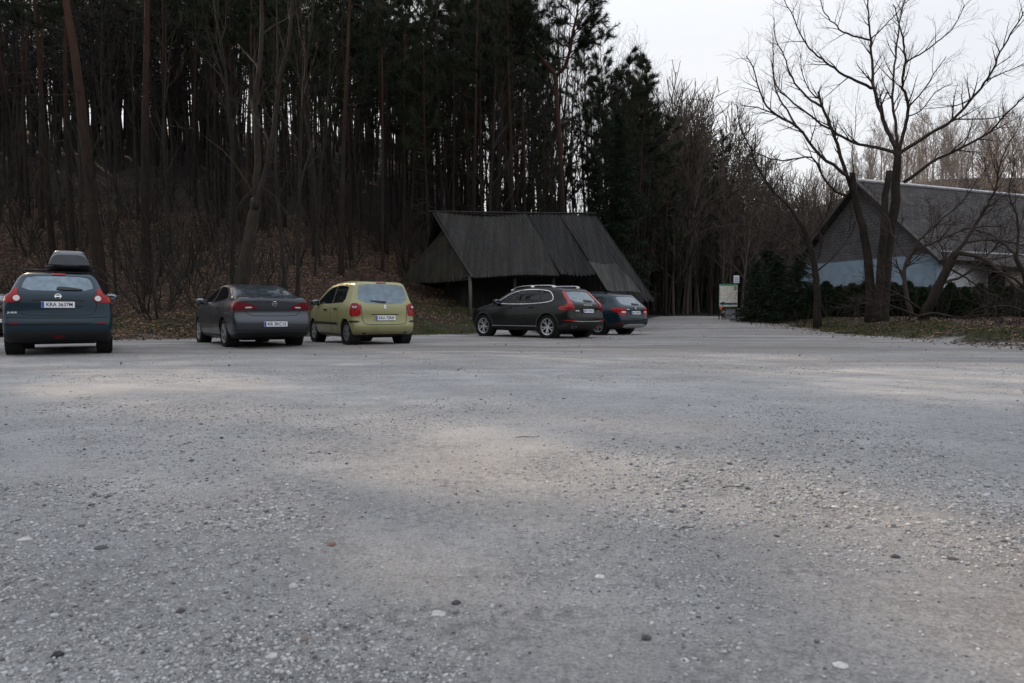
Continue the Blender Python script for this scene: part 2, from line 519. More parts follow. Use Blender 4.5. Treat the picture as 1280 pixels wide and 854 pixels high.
def make_car(sp):
    root = empty('parked_car', (0, 0, 0))
    L = sp['L']; sh = Shell(L, sp['prof'], sp['sect'], sp['plan'], sp.get('bow', .05), sp.get('k', .06))
    pm = sp['paint']
    body = sh.body().build('body', pm, root, True)
    r = sp['r']; xa = (sp['oh'] - L / 2, sp['oh'] + sp['wb'] - L / 2)
    # wheel arches cut out of the body
    cut = MB()
    ra = r + .05; wm = sh.wmax
    for x in xa:
        for sg in (-1, 1):
            cut.lathe([(ra, 0), (ra, .6), (.0005, .6), (.0005, 0)], 40, Matrix.Translation((x, sg * (wm - .30), r + .01)) @ Matrix.Rotation(-sg * PI / 2, 4, 'X'))
    co = bpy.data.objects.new('cutter', cut.mesh('cutter')); COL.objects.link(co)
    bmx = bmesh.new(); bmx.from_mesh(co.data); bmesh.ops.remove_doubles(bmx, verts=bmx.verts[:], dist=.002); bmesh.ops.recalc_face_normals(bmx, faces=bmx.faces[:]); bmx.to_mesh(co.data); bmx.free()
    bmx = bmesh.new(); bmx.from_mesh(body.data); bmesh.ops.recalc_face_normals(bmx, faces=bmx.faces[:]); bmx.to_mesh(body.data); bmx.free()
    md = body.modifiers.new('cut', 'BOOLEAN'); md.object = co; md.operation = 'DIFFERENCE'; md.solver = 'EXACT'
    dg = bpy.context.evaluated_depsgraph_get(); dg.update()
    me = bpy.data.meshes.new_from_object(body.evaluated_get(dg)); body.modifiers.clear()
    body.data = me; bpy.data.objects.remove(co)
    me.polygons.foreach_set('use_smooth', np.ones(len(me.polygons), bool)); me.set_sharp_from_angle(angle=R(38))
    # dark wells inside the arches
    for x in xa:
        for sg in (-1, 1):
            MB().lathe([(ra - .004, 0), (ra - .004, .26), (ra - .02, .26), (ra - .02, .004), (.001, .004), (.001, 0)], 32,
                       Matrix.Translation((x, sg * (wm - .295), r + .01)) @ Matrix.Rotation(-sg * PI / 2, 4, 'X')).build('wheel_well', M['gap'], root, True, R(40))
            if sp.get('cladding'):
                pts = [(x + L / 2 + math.cos(a) * (ra + .028), r + .01 + math.sin(a) * (ra + .028)) for a in np.linspace(R(-18), R(198), 30)]
                strip(sh, sh.side(sg), pts, .062, .008).build('arch_trim', M['black_plastic'], root, True, R(40))
            wheel(root, Vector((x, sg * (wm - sp.get('tuck', .135)), r)), r, sp['tw'], sg, sp['rim'], sp['rim_r'], sp['rim_mat'])
    for it in sp['parts']:
        name, where, poly, mat = it[:4]; kw = it[4] if len(it) > 4 else {}
        kw = dict(kw); both = kw.pop('both', False); strip_w = kw.pop('w', None); subs = kw.pop('sub', []); lab = kw.pop('label', None)
        for sg in ((1, -1) if both else (1,)):
            P = poly if where == 'side' or sg == 1 else mir(poly)
            mp = sh.side(sg) if where == 'side' else sh.rear if where == 'rear' else sh.top
            g = strip(sh, mp, P, strip_w, **kw) if strip_w else patch(sh, mp, P, **kw)
            o = g.build(name, mat if not isinstance(mat, str) else M[mat], root, True, R(40))
            if lab: o['label'] = lab
            for (sn, spoly, smat, skw) in subs:
                Q = spoly if where == 'side' or sg == 1 else mir(spoly)
                patch(sh, mp, Q, **skw).build(sn, M[smat], o, True, R(40))
    for sg in (1, -1):
        mirror(root, sh, sp['mirror'][0], sp['mirror'][1], sg, sp.get('mirror_mat', pm), sp['mirror'][2])
        for (hx, hz) in sp['handles']:
            P = Vector(sh.side(sg)([(hx, hz)])[0])
            MB().box(P + Vector((0, sg * .02, 0)), (.2, .035, .032)).build('door_handle', sp.get('handle_mat', pm), root, bevel=.01)
    p = plate(root, sh, *sp['plate'])
    emblem(root, sh, *sp['emblem'])
    for b in sp.get('badges', []): badge_text(root, sh, *b)
    # underside: exhaust and axle
    ub = MB().box((0, 0, sp['clear'] + .03), (L - 1.0, wm * 1.3, .06)); ub.build('floor_pan', M['gap'], root)
    MB().tube([(xa[0], -wm + .3, r), (xa[0], wm - .3, r)], .05, 8).build('axle', M['gap'], root)
    return root, sh
def circ(y, z, r, n=14, sx=1): return [(y + math.cos(a) * r * sx, z + math.sin(a) * r) for a in [2 * PI * i / n for i in range(n)]]
P_BLUE = paint('dark_blue_paint', (.005, .022, .037)); P_GREY = paint('grey_paint', (.060, .066, .078), .7); P_LIME = paint('pale_lime_paint', (.28, .275, .135), .15)
P_BLACK = paint('black_green_paint', (.002, .004, .0045), .1, .22, .2); P_TEAL = paint('dark_teal_paint', (.006, .022, .034), .3, .3, .3); P_DARK = paint('near_black_paint', (.01, .01, .011))
GL = dict(off=.003)
def front_bits(L, prof_ws, yw):   # windscreen seen from above
    return [('windscreen', 'top', [(prof_ws[0], -yw), (prof_ws[0], yw), (prof_ws[1], yw * 1.14), (prof_ws[1], -yw * 1.14)], 'glass', dict(off=.003, seg=.12))]
def doors(xs, z0, z1, curve=0):
    return [('door_gap', 'side', [(x, z0), (x + curve, (z0 + z1) / 2), (x, z1)], 'gap', dict(w=.010, both=True, off=.0015)) for x in xs]
CROSS = dict(L=4.135, r=.338, oh=.80, wb=2.53, tw=.215, rim=(5, 0, .03), rim_r=.215, rim_mat=M['dark_alloy'], paint=P_BLUE, clear=.2, tuck=.125, bow=.10, k=.075,
    prof=[(.5, .20), (.20, .26), (.03, .38), (0, .50), (0, .62), (.035, .70), (.06, .84), (.075, 1.0), (.10, 1.14), (.15, 1.21), (.42, 1.49), (.44, 1.535), (.7, 1.565), (1.2, 1.58), (1.8, 1.57), (2.25, 1.51), (3.1, 1.10), (3.5, 1.03), (3.9, .90), (4.08, .74), (4.135, .52), (4.06, .28), (3.8, .2)],
    sect=[(.18, .78), (.35, .86), (.5, .885), (.75, .885), (.95, .87), (1.08, .83), (1.18, .75), (1.4, .66), (1.5, .60), (1.6, .52)],
    plan=[(0, .90), (.1, .945), (.3, .985), (.8, 1.0), (3.2, 1), (3.7, .97), (4.0, .88), (4.135, .78)],
    parts=[('rear_window', 'rear', [(-.57, 1.215), (0, 1.205), (.57, 1.215), (.53, 1.40), (.46, 1.475), (0, 1.49), (-.46, 1.475), (-.53, 1.40)], 'rear_glass', GL),
           ('brake_light', 'rear', [(-.11, 1.515), (.11, 1.515), (.105, 1.545), (-.105, 1.545)], 'red_lamp', dict(off=.012, rnd=0)),
           ('tail_light', 'rear', [(.56, 1.09), (.565, 1.03), (.63, .99), (.80, .985), (.98, .99), (1.03, 1.04), (.98, 1.10), (.80, 1.115), (.70, 1.13), (.665, 1.22), (.64, 1.25), (.615, 1.25), (.62, 1.14)], 'red_lamp',
             dict(both=True, off=.018, sub=[('reversing_light', circ(.632, 1.065, .05, 14, 1.05), 'clear_lamp', dict(off=.026)), ('indicator', [(.76, 1.0), (.92, 1.0), (.92, 1.09), (.76, 1.10)], 'orange_lamp', dict(off=.023))])),
           ('tailgate_trim', 'rear', [(-.42, 1.015), (.42, 1.015), (.40, 1.045), (-.40, 1.045)], 'black_plastic', dict(off=.012)),
           ('wiper', 'rear', [(.03, 1.215), (-.42, 1.215), (-.30, 1.25), (-.10, 1.275), (.01, 1.275)][::-1], 'black_plastic', dict(off=.022)),
           ('tailgate_gap', 'rear', [(-.58, 1.12), (-.62, .95), (-.58, .80), (-.50, .74), (.50, .74), (.58, .80), (.62, .95), (.58, 1.12)], 'gap', dict(w=.010, rnd=2)),
           ('bumper_lip', 'rear', [(-.86, .715), (-.4, .70), (.4, .70), (.86, .715)], 'gap', dict(w=.012)),
           ('reflector', 'rear', [(.60, .585), (.75, .59), (.76, .625), (.60, .62)], 'dark_red_lamp', dict(both=True, off=.008)),
           ('bumper_vent', 'rear', [(-.50, .59), (.50, .59), (.50, .625), (-.50, .625)], 'black_plastic', dict(off=.004)),
           ('lower_bumper', 'rear', [(-1.1, .24), (0, .27), (1.1, .24), (1.1, .38), (.75, .44), (.5, .46), (-.5, .46), (-.75, .44), (-1.1, .38)], 'black_plastic', dict(off=.010)),
           ('fog_light', 'rear', [(-.09, .335), (.09, .335), (.08, .38), (-.08, .38)], 'dark_red_lamp', dict(off=.02)),
           ('side_window', 'side', [(.85, 1.16), (.78, 1.30), (1.05, 1.42), (1.6, 1.49), (2.1, 1.455), (2.85, 1.12), (1.8, 1.10)], 'glass', dict(both=True))] + front_bits(4.135, (2.3, 3.05), .60) + doors((1.35, 2.35), .4, 1.08),
    mirror=(2.95, 1.13, .125), mirror_mat=P_BLUE, handles=[(1.7, .98)], plate=(.945, 'KRA 3637M'), emblem=(1.10, .052, 'bar'), badges=[('JUKE', .70, .80, .03, .15, M['chrome'])])
SALOON = dict(L=4.66, r=.325, oh=1.03, wb=2.685, tw=.215, rim=(5, .12, .018), rim_r=.215, rim_mat=M['alloy'], paint=P_GREY, clear=.17, bow=.16, k=.06,
    prof=[(.6, .19), (.2, .24), (.04, .34), (0, .46), (0, .60), (.05, .70), (.11, .80), (.085, .92), (.075, 1.06), (.09, 1.13), (.14, 1.15), (.32, 1.14), (.62, 1.165), (1.30, 1.42), (1.62, 1.475), (2.1, 1.50), (2.5, 1.475), (3.4, 1.04), (3.8, .98), (4.3, .86), (4.58, .70), (4.66, .5), (4.58, .27), (4.3, .19)],
    sect=[(.18, .80), (.34, .88), (.55, .908), (.78, .905), (.95, .885), (1.06, .84), (1.15, .77), (1.35, .67), (1.45, .60), (1.52, .50)],
    plan=[(0, .87), (.12, .92), (.35, .97), (.9, 1.0), (3.6, 1), (4.1, .96), (4.5, .84), (4.66, .74)],
    parts=[('rear_window', 'rear', [(-.66, 1.185), (0, 1.18), (.66, 1.185), (.52, 1.40), (.46, 1.435), (0, 1.445), (-.46, 1.435), (-.52, 1.40)], 'rear_glass', GL),
           ('tail_light', 'rear', [(.34, .905), (.42, .875), (.60, .86), (.76, .845), (.95, .86), (1.14, .95), (1.20, 1.02), (1.10, 1.045), (.9, 1.05), (.64, 1.03), (.46, .975)], 'dark_red_lamp',
             dict(both=True, off=.010, sub=[('reversing_light', [(.46, .905), (.62, .895), (.62, .925), (.50, .935)], 'clear_lamp', dict(off=.015)), ('stop_lamp', [(.66, .89), (.90, .89), (1.0, .97), (.90, 1.01), (.68, .99)], 'dark_red_lamp', dict(off=.014))])),
           ('boot_lip', 'rear', [(-.55, 1.125), (.55, 1.125), (.50, 1.15), (-.50, 1.15)], 'gap', dict(off=.004)),
           ('boot_gap', 'rear', [(-.66, 1.05), (-.62, .86), (-.56, .76), (-.45, .725), (.45, .725), (.56, .76), (.62, .86), (.66, 1.05)], 'gap', dict(w=.012, rnd=2)),
           ('boot_crease', 'rear', [(-.50, .858), (.50, .858)], 'gap', dict(w=.014)),
           ('plate_recess', 'rear', [(-.42, .45), (.42, .45), (.44, .63), (-.44, .63)], P_GREY, dict(off=.004)),
           ('bumper_crease', 'rear', [(-1.0, .42), (-.5, .40), (.5, .40), (1.0, .42)], 'gap', dict(w=.012)),
           ('lower_bumper', 'rear', [(-1.0, .22), (0, .24), (1.0, .22), (1.0, .30), (.6, .36), (-.6, .36), (-1.0, .30)], 'black_plastic', dict(off=.008)),
           ('side_window', 'side', [(.98, 1.13), (1.15, 1.27), (1.45, 1.385), (2.0, 1.43), (2.45, 1.38), (3.2, 1.08), (2.2, 1.055), (1.4, 1.08)], 'glass', dict(both=True)),
           ('window_trim', 'side', [(1.0, 1.10), (1.4, 1.06), (2.2, 1.035), (3.2, 1.05)], 'chrome', dict(w=.014, both=True, off=.004)),
           ('window_pillar', 'side', [(2.18, 1.06), (2.12, 1.425)], 'black_plastic', dict(w=.07, both=True, off=.006)),
           ('sill_trim', 'side', [(1.5, .27), (3.3, .27)], 'black_plastic', dict(w=.05, both=True, off=.004))] + front_bits(4.66, (2.6, 3.35), .58) + doors((1.38, 2.2, 3.2), .35, 1.04),
    mirror=(3.05, 1.07, .115), handles=[(1.6, .93), (2.45, .92)], plate=(.54, 'KR 3KC15'), emblem=(1.0, .058, 'bolt'))
MINI = dict(L=3.79, r=.30, oh=.60, wb=2.48, tw=.185, rim=(5, .0, .032), rim_r=.19, rim_mat=M['alloy'], paint=P_LIME, clear=.17, bow=.10, k=.06,
    prof=[(.5, .19), (.18, .23), (.04, .30), (0, .40), (0, .50), (.03, .56), (.05, .68), (.06, .90), (.10, 1.02), (.15, 1.10), (.28, 1.46), (.31, 1.54), (.5, 1.575), (.95, 1.595), (1.5, 1.59), (1.9, 1.55), (2.25, 1.46), (3.0, 1.04), (3.2, .98), (3.55, .83), (3.73, .66), (3.79, .48), (3.73, .26), (3.5, .19)],
    sect=[(.18, .74), (.30, .81), (.5, .848), (.72, .848), (.9, .835), (1.0, .81), (1.2, .745), (1.42, .68), (1.52, .63), (1.62, .54)],
    plan=[(0, .90), (.1, .94), (.3, .985), (.7, 1.0), (2.9, 1), (3.3, .96), (3.65, .84), (3.79, .74)],
    parts=[('rear_window', 'rear', [(-.66, 1.045), (0, 1.005), (.66, 1.045), (.60, 1.42), (.54, 1.485), (0, 1.505), (-.54, 1.485), (-.60, 1.42)], 'rear_glass', GL),
           ('brake_light', 'rear', [(-.13, 1.515), (.13, 1.515), (.12, 1.545), (-.12, 1.545)], 'dark_red_lamp', dict(off=.010, rnd=0)),
           ('wiper', 'rear', [(.35, 1.075), (.05, 1.03), (-.05, 1.03), (-.04, 1.07), (.05, 1.07), (.35, 1.09)][::-1], 'black_plastic', dict(off=.022)),
           ('tail_light', 'rear', [(.62, .71), (.62, .86), (.60, .92), (.63, .99), (.70, 1.03), (.79, 1.02), (.85, .97), (.87, .90), (.90, .71)], 'red_lamp',
             dict(both=True, off=.016, sub=[('stop_lamp', circ(.735, .935, .058), 'dark_red_lamp', dict(off=.024)), ('reversing_light', circ(.735, .935, .022), 'clear_lamp', dict(off=.027))])),
           ('tailgate_gap', 'rear', [(-.60, 1.0), (-.585, .66), (-.55, .54), (-.45, .505), (.45, .505), (.55, .54), (.585, .66), (.60, 1.0)], 'gap', dict(w=.012, rnd=2)),
           ('plate_recess', 'rear', [(-.34, .59), (.34, .59), (.34, .745), (-.34, .745)], P_LIME, dict(off=.003)),
           ('recess_lip', 'rear', [(-.36, .752), (.36, .752)], 'gap', dict(w=.018, off=.006)),
           ('bumper_strip', 'rear', [(.66, .555), (.98, .555), (.98, .605), (.66, .605)], 'black_plastic', dict(off=.012, both=True)),
           ('bumper_hook', 'rear', [(.50, .285), (.58, .285), (.58, .315), (.50, .315)], 'black_plastic', dict(off=.010, both=True)),
           ('lower_bumper', 'rear', [(-.75, .20), (.75, .20), (.75, .265), (-.75, .265)], 'black_plastic', dict(off=.006)),
           ('side_window', 'side', [(.72, 1.06), (.66, 1.38), (.74, 1.45), (1.3, 1.49), (1.85, 1.455), (2.2, 1.34), (2.78, 1.04), (2.0, 1.03), (1.2, 1.045)], 'glass', dict(both=True)),
           ('window_pillar', 'side', [(1.55, 1.035), (1.50, 1.48)], 'black_plastic', dict(w=.07, both=True, off=.006)),
           ('side_moulding', 'side', [(1.12, .525), (2.9, .545)], 'black_plastic', dict(w=.055, both=True, off=.010)),
           ('sill_trim', 'side', [(1.0, .25), (2.7, .25)], 'black_plastic', dict(w=.03, both=True, off=.004))] + front_bits(3.79, (2.3, 2.95), .60) + doors((1.08, 1.6, 2.75), .30, 1.03),
    mirror=(2.62, 1.06, .115), mirror_mat=M['black_plastic'], handles=[(1.25, .90), (2.0, .88)], handle_mat=M['black_plastic'], plate=(.665, 'KRA 7283P'), emblem=(.935, .045, 'diamond'))
SUV = dict(L=4.69, r=.368, oh=.96, wb=2.865, tw=.235, rim=(5, .22, .016), rim_r=.255, rim_mat=M['alloy'], paint=P_BLACK, clear=.22, tuck=.13, bow=.12, k=.06, cladding=True,
    prof=[(.6, .25), (.25, .28), (.07, .37), (0, .48), (0, .66), (.04, .74), (.07, .84), (.07, 1.0), (.10, 1.07), (.17, 1.12), (.55, 1.47), (.58, 1.53), (.8, 1.595), (1.3, 1.64), (1.9, 1.655), (2.4, 1.625), (2.75, 1.54), (3.5, 1.13), (3.8, 1.08), (4.3, .99), (4.56, .87), (4.66, .70), (4.69, .5), (4.58, .28), (4.3, .25)],
    sect=[(.22, .84), (.38, .92), (.55, .948), (.8, .95), (.98, .93), (1.08, .89), (1.18, .82), (1.4, .745), (1.53, .68), (1.67, .57)],
    plan=[(0, .89), (.1, .93), (.3, .975), (.8, 1.0), (3.6, 1), (4.1, .97), (4.5, .88), (4.69, .78)],
    parts=[('rear_window', 'rear', [(-.60, 1.13), (0, 1.12), (.60, 1.13), (.56, 1.40), (.50, 1.46), (-.50, 1.46), (-.56, 1.40)], 'rear_glass', GL),
           ('tail_light', 'rear', [(.555, 1.475), (.575, 1.32), (.63, 1.16), (.66, 1.06), (.62, .98), (.62, .90), (.80, .875), (1.16, .885), (1.16, .985), (.92, 1.02), (.80, 1.08), (.745, 1.16), (.70, 1.30), (.635, 1.475)], 'red_lamp',
             dict(both=True, off=.014, sub=[('stop_lamp', [(.66, .91), (.95, .90), (.95, .96), (.68, .965)], 'dark_red_lamp', dict(off=.019))])),
           ('wiper', 'rear', [(.05, 1.14), (-.42, 1.14), (-.36, 1.17), (-.05, 1.20), (.03, 1.20)][::-1], 'black_plastic', dict(off=.02)),
           ('tailgate_gap', 'rear', [(-.62, .90), (-.66, .72), (-.60, .64), (.60, .64), (.66, .72), (.62, .90)], 'gap', dict(w=.012, rnd=2)),
           ('bumper_trim', 'rear', [(-.78, .555), (-.40, .535), (.40, .535), (.78, .555)], 'chrome', dict(w=.026, off=.008)),
           ('reflector', 'rear', [(.60, .545), (1.05, .56), (1.05, .59), (.60, .575)], 'red_lamp', dict(both=True, off=.014)),
           ('lower_bumper', 'rear', [(-1.15, .27), (0, .30), (1.15, .27), (1.15, .46), (.7, .51), (-.7, .51), (-1.15, .46)], 'black_plastic', dict(off=.008)),
           ('exhaust_trim', 'rear', [(.50, .335), (.74, .335), (.76, .40), (.52, .40)], 'chrome', dict(both=True, off=.02, sub=[('exhaust_opening', [(.53, .347), (.72, .347), (.735, .388), (.545, .388)], 'gap', dict(off=.023))])),
           ('side_window', 'side', [(.86, 1.17), (.82, 1.26), (.95, 1.42), (1.15, 1.49), (1.7, 1.535), (2.25, 1.52), (2.7, 1.42), (3.32, 1.13), (2.4, 1.10), (1.4, 1.12)], 'glass', dict(both=True)),
           ('window_trim', 'side', [(.86, 1.155), (.80, 1.26), (.94, 1.44), (1.15, 1.51), (1.7, 1.555), (2.25, 1.54), (2.7, 1.44), (3.34, 1.12), (2.4, 1.08), (1.4, 1.10)], 'chrome', dict(w=.022, both=True, off=.004, closed=True, rnd=1)),
           ('window_pillar', 'side', [(2.32, 1.11), (2.27, 1.52)], 'black_plastic', dict(w=.07, both=True, off=.006)),
           ('rear_window_pillar', 'side', [(1.38, 1.13), (1.30, 1.51)], 'black_plastic', dict(w=.07, both=True, off=.006)),
           ('sill_cladding', 'side', [(1.42, .32), (3.42, .32)], 'black_plastic', dict(w=.14, both=True, off=.008)),
           ('sill_trim', 'side', [(1.42, .385), (3.40, .385)], 'chrome', dict(w=.018, both=True, off=.012))] + front_bits(4.69, (2.85, 3.42), .62) + doors((1.40, 2.3, 3.35), .4, 1.09),
    mirror=(3.2, 1.15, .13), handles=[(1.65, .98), (2.6, .97)], plate=(.855, 'KR 7CA91'), emblem=(1.062, .02, 'ring'), badges=[('V O L V O', 0, 1.035, .032, .42, M['chrome']), ('XC60', .50, .86, .03, .17, M['chrome']), ('D5', -.55, .86, .03, .07, M['chrome'])])
ESTATE = dict(L=4.69, r=.33, oh=1.07, wb=2.68, tw=.215, rim=(5, .15, .018), rim_r=.22, rim_mat=M['alloy'], paint=P_TEAL, clear=.2, bow=.12, k=.055, cladding=True,
    prof=[(.6, .23), (.25, .25), (.07, .34), (0, .45), (0, .60), (.04, .68), (.07, .80), (.065, .93), (.10, 1.0), (.17, 1.05), (.55, 1.36), (.58, 1.42), (.8, 1.475), (1.4, 1.52), (2.0, 1.53), (2.45, 1.49), (3.45, 1.05), (3.8, .99), (4.35, .87), (4.6, .71), (4.69, .5), (4.6, .28), (4.3, .22)],
    sect=[(.2, .80), (.36, .88), (.55, .908), (.78, .905), (.93, .885), (1.02, .845), (1.12, .78), (1.3, .71), (1.42, .64), (1.55, .53)],
    plan=[(0, .89), (.1, .93), (.3, .975), (.8, 1.0), (3.6, 1), (4.1, .96), (4.5, .86), (4.69, .76)],
    parts=[('rear_window', 'rear', [(-.62, 1.06), (0, 1.05), (.62, 1.06), (.57, 1.30), (.51, 1.355), (-.51, 1.355), (-.57, 1.30)], 'rear_glass', GL),
           ('wiper', 'rear', [(.04, 1.065), (-.40, 1.065), (-.34, 1.095), (-.05, 1.12), (.03, 1.12)][::-1], 'black_plastic', dict(off=.02)),
           ('tail_light', 'rear', [(.50, .70), (.52, .90), (.56, .945), (.80, .96), (1.14, .97), (1.10, .86), (.86, .79), (.80, .69)], 'red_lamp',
             dict(both=True, off=.012, sub=[('reversing_light', [(.54, .79), (.54, .845), (.76, .85), (.76, .79)], 'clear_lamp', dict(off=.018))])),
           ('tailgate_gap', 'rear', [(-.50, .92), (-.50, .66), (-.44, .60), (.44, .60), (.50, .66), (.50, .92)], 'gap', dict(w=.012, rnd=2)),
           ('tailgate_crease', 'rear', [(-.48, .868), (.48, .868)], 'gap', dict(w=.016)),
           ('reflector', 'rear', [(.64, .395), (.98, .405), (.98, .445), (.64, .43)], 'dark_red_lamp', dict(both=True, off=.016)),
           ('lower_bumper', 'rear', [(-1.15, .25), (0, .27), (1.15, .25), (1.15, .44), (.7, .48), (-.7, .48), (-1.15, .44)], 'black_plastic', dict(off=.006)),
           ('skid_plate', 'rear', [(-.60, .265), (.60, .265), (.66, .40), (-.66, .40)], 'silver_plastic', dict(off=.022)),
           ('side_window', 'side', [(.80, 1.10), (.78, 1.20), (.95, 1.35), (1.2, 1.41), (1.8, 1.435), (2.3, 1.39), (3.2, 1.06), (2.3, 1.03), (1.4, 1.05)], 'glass', dict(both=True)),
           ('window_pillar', 'side', [(2.25, 1.04), (2.2, 1.40)], 'black_plastic', dict(w=.07, both=True, off=.006)),
           ('rear_window_pillar', 'side', [(1.42, 1.05), (1.36, 1.42)], 'black_plastic', dict(w=.07, both=True, off=.006)),
           ('sill_cladding', 'side', [(1.45, .30), (3.3, .30)], 'black_plastic', dict(w=.12, both=True, off=.008))] + front_bits(4.69, (2.6, 3.38), .58) + doors((1.42, 2.25, 3.2), .36, 1.02),
    mirror=(3.05, 1.07, .115), handles=[(1.65, .92), (2.5, .91)], plate=(.79, 'KR 5AK07'), emblem=(.955, .045, 'wing'), badges=[('SKODA', .42, .91, .028, .16, M['chrome'])])
def rails(root, sh, L, y, x0, x1, mat, z_off=.055, rr=.016):
    for sg in (1, -1):
        xs = np.linspace(x0, x1, 9)
        P = sh.top([(x, sg * y) for x in xs])
        m = MB(); pts = [Vector(p) + Vector((0, 0, z_off)) for p in P]
        m.tube(pts, [rr] * len(pts), 8)
        for p, q in ((P[0], pts[0]), (P[4], pts[4]), (P[-1], pts[-1])):
            m.box((Vector(p) + q) / 2, (.12, .03, z_off))
        m.build('roof_rail', mat, root, True, R(40))
# ------------------------------------------------------------------ terrain
def sstep(x, a, b):
    t = np.clip((x - a) / (b - a), 0, 1); return t * t * (3 - 2 * t)
def vnoise(x, y, sc, seed=0):
    """smooth value noise 0..1"""
    x = np.asarray(x, float) / sc + seed * 17.3; y = np.asarray(y, float) / sc - seed * 9.1
    i = np.floor(x); j = np.floor(y); a = x - i; b = y - j
    a = a * a * (3 - 2 * a); b = b * b * (3 - 2 * b)
    def h(i, j):
        s = np.sin(i * 127.1 + j * 311.7 + seed) * 43758.5453
        return s - np.floor(s)
    return (h(i, j) * (1 - a) + h(i + 1, j) * a) * (1 - b) + (h(i, j + 1) * (1 - a) + h(i + 1, j + 1) * a) * b
WX = [-90, -30, -22, -17, -14, -12, -7, -5, -3.2, -1.2, .6, 3, 6, 9, 11, 14, 20, 60]
WY = [16, 24, 26, 25.5, 22.5, 20.6, 23.5, 24.6, 25.2, 26.2, 30, 34, 37, 46, 51, 54, 56, 56]
BY = [-40, 8, 16, 24, 36, 45, 60, 90]
BX = [15, 12.6, 12.1, 12.5, 14.2, 14.6, 18.5, 26]
def wood_d(x, y): return (np.asarray(y, float) - np.interp(x, WX, WY)) * .74
def bank_d(x, y): return np.asarray(x, float) - np.interp(y, BY, BX)
def height(x, y):
    x = np.asarray(x, float); y = np.asarray(y, float)
    d = wood_d(x, y); A = np.interp(x, [-60, -22, -12, -4, 3, 10], [1.2, 1.2, .95, .38, .2, .05])
    z = A * np.interp(d, [-1, 0, 2, 5, 12, 25, 45, 70, 120, 400], [0, 0, .55, 1.9, 5.0, 10.5, 18, 26, 33, 34])
    z = z + np.where(d > 0, np.clip(d / 6, 0, 1) * (vnoise(x, y, 4.2, 1) - .5) * .7 + np.clip(d / 3, 0, 1) * (vnoise(x, y, 1.3, 2) - .5) * .22, 0)
    z = z + .5 * sstep(y, 25.4, 30) * (1 - sstep(x, -1.5, 3.5)) * sstep(x, -12, -7)      # the low bank the barn stands on
    b = bank_d(x, y)
    z = z + sstep(b, -.2, 2.6) * (.42 + (vnoise(x, y, 2.1, 3) - .5) * .25) * (d < 40)
    z = z + np.clip(y - 28, 0, 60) * .022 * np.clip(1 - np.abs(x - 12) / 40, 0, 1)
    z = z + 28 * sstep(y, 70, 150) * sstep(x, 18, 92) + 8 * sstep(y, 150, 300) + 26 * sstep(-y, 22, 75)  # last term: unseen hill added behind the camera to darken car reflections
    lot = np.clip(1 - np.maximum(d, 0) / 1.0, 0, 1) * np.clip(1 - np.maximum(b, 0) / 1.0, 0, 1)
    z = z + lot * ((vnoise(x, y, 3.1, 5) - .5) * .034 + (vnoise(x, y, .9, 6) - .5) * .020 + (vnoise(x, y, .42, 7) - .5) * .012) * np.clip(y / 3, .3, 1)
    return z
def gz(x, y): return float(height(np.array([x]), np.array([y]))[0])
def axis(parts):
    out = [parts[0][0]]
    for a, b, st in parts:
        n = max(1, int(round((b - a) / st))); out += list(np.linspace(a, b, n + 1)[1:])
    return np.array(out)
gx = axis([(-1500, -300, 200), (-300, -90, 30), (-90, -40, 2), (-40, -4, .4), (-4, 5, .2), (5, 24, .33), (24, 60, 1.2), (60, 160, 6), (160, 300, 30), (300, 1500, 200)])
gy = axis([(-600, -60, 90), (-60, -4, 4), (-4, .6, .5), (.6, 6, .12), (6, 42, .33), (42, 80, .8), (80, 180, 4), (180, 400, 30), (400, 2000, 200)])
GX, GY = np.meshgrid(gx, gy, indexing='ij'); GZ = height(GX, GY)
nx, ny = len(gx), len(gy)
idx = np.arange(nx * ny).reshape(nx, ny)
gF = np.stack([idx[:-1, :-1].ravel(), idx[1:, :-1].ravel(), idx[1:, 1:].ravel(), idx[:-1, 1:].ravel()], 1)
gme = np_mesh('ground', np.stack([GX.ravel(), GY.ravel(), GZ.ravel()], 1), gF, True)
dW = wood_d(GX, GY).ravel(); dB = bank_d(GX, GY).ravel()
wob = (vnoise(GX, GY, 1.1, 8).ravel() - .5) * 1.1 + (vnoise(GX, GY, .4, 9).ravel() - .5) * .5
edge = np.maximum(np.maximum(dW, dB * 1.2), (-GY.ravel() - 20))
att = gme.attributes.new('litter', 'FLOAT', 'POINT'); att.data.foreach_set('value', sstep(edge + wob, -.5, .7).astype(np.float32))
gr = sstep(edge + wob, -.3, .3) * (1 - sstep(edge + wob, 1.4, 3.2))
gr = np.maximum(gr, sstep(dW, .0, 1.0) * (1 - sstep(dW, 4, 7)) * sstep(GX.ravel(), -7, -3) * (1 - sstep(GX.ravel(), 8, 11)) * .8)
att = gme.attributes.new('grass', 'FLOAT', 'POINT'); att.data.foreach_set('value', gr.astype(np.float32))
m, t, b = newmat('gravel_and_forest_floor')
pos = t.new('ShaderNodeNewGeometry').outputs['Position']
lit = t.new('ShaderNodeAttribute', attribute_name='litter').outputs['Fac']; grs = t.new('ShaderNodeAttribute', attribute_name='grass').outputs['Fac']
big = t.noise(.35, 5, .6, pos, .6); mid = t.noise(2.2, 6, .65, pos, .4); fine = t.noise(24, 8, .78, pos, .3); grit = t.noise(95, 6, .8, pos)
vor = t.new('ShaderNodeTexVoronoi'); vor.inputs['Scale'].default_value = 75; t.link(pos, vor.inputs['Vector'])
vor2 = t.new('ShaderNodeTexVoronoi'); vor2.inputs['Scale'].default_value = 26; vor2.inputs['Randomness'].default_value = 1; t.link(pos, vor2.inputs['Vector'])
dust = t.ramp(big, [(.30, (.44, .452, .475)), (.50, (.545, .549, .556)), (.68, (.63, .602, .56))])
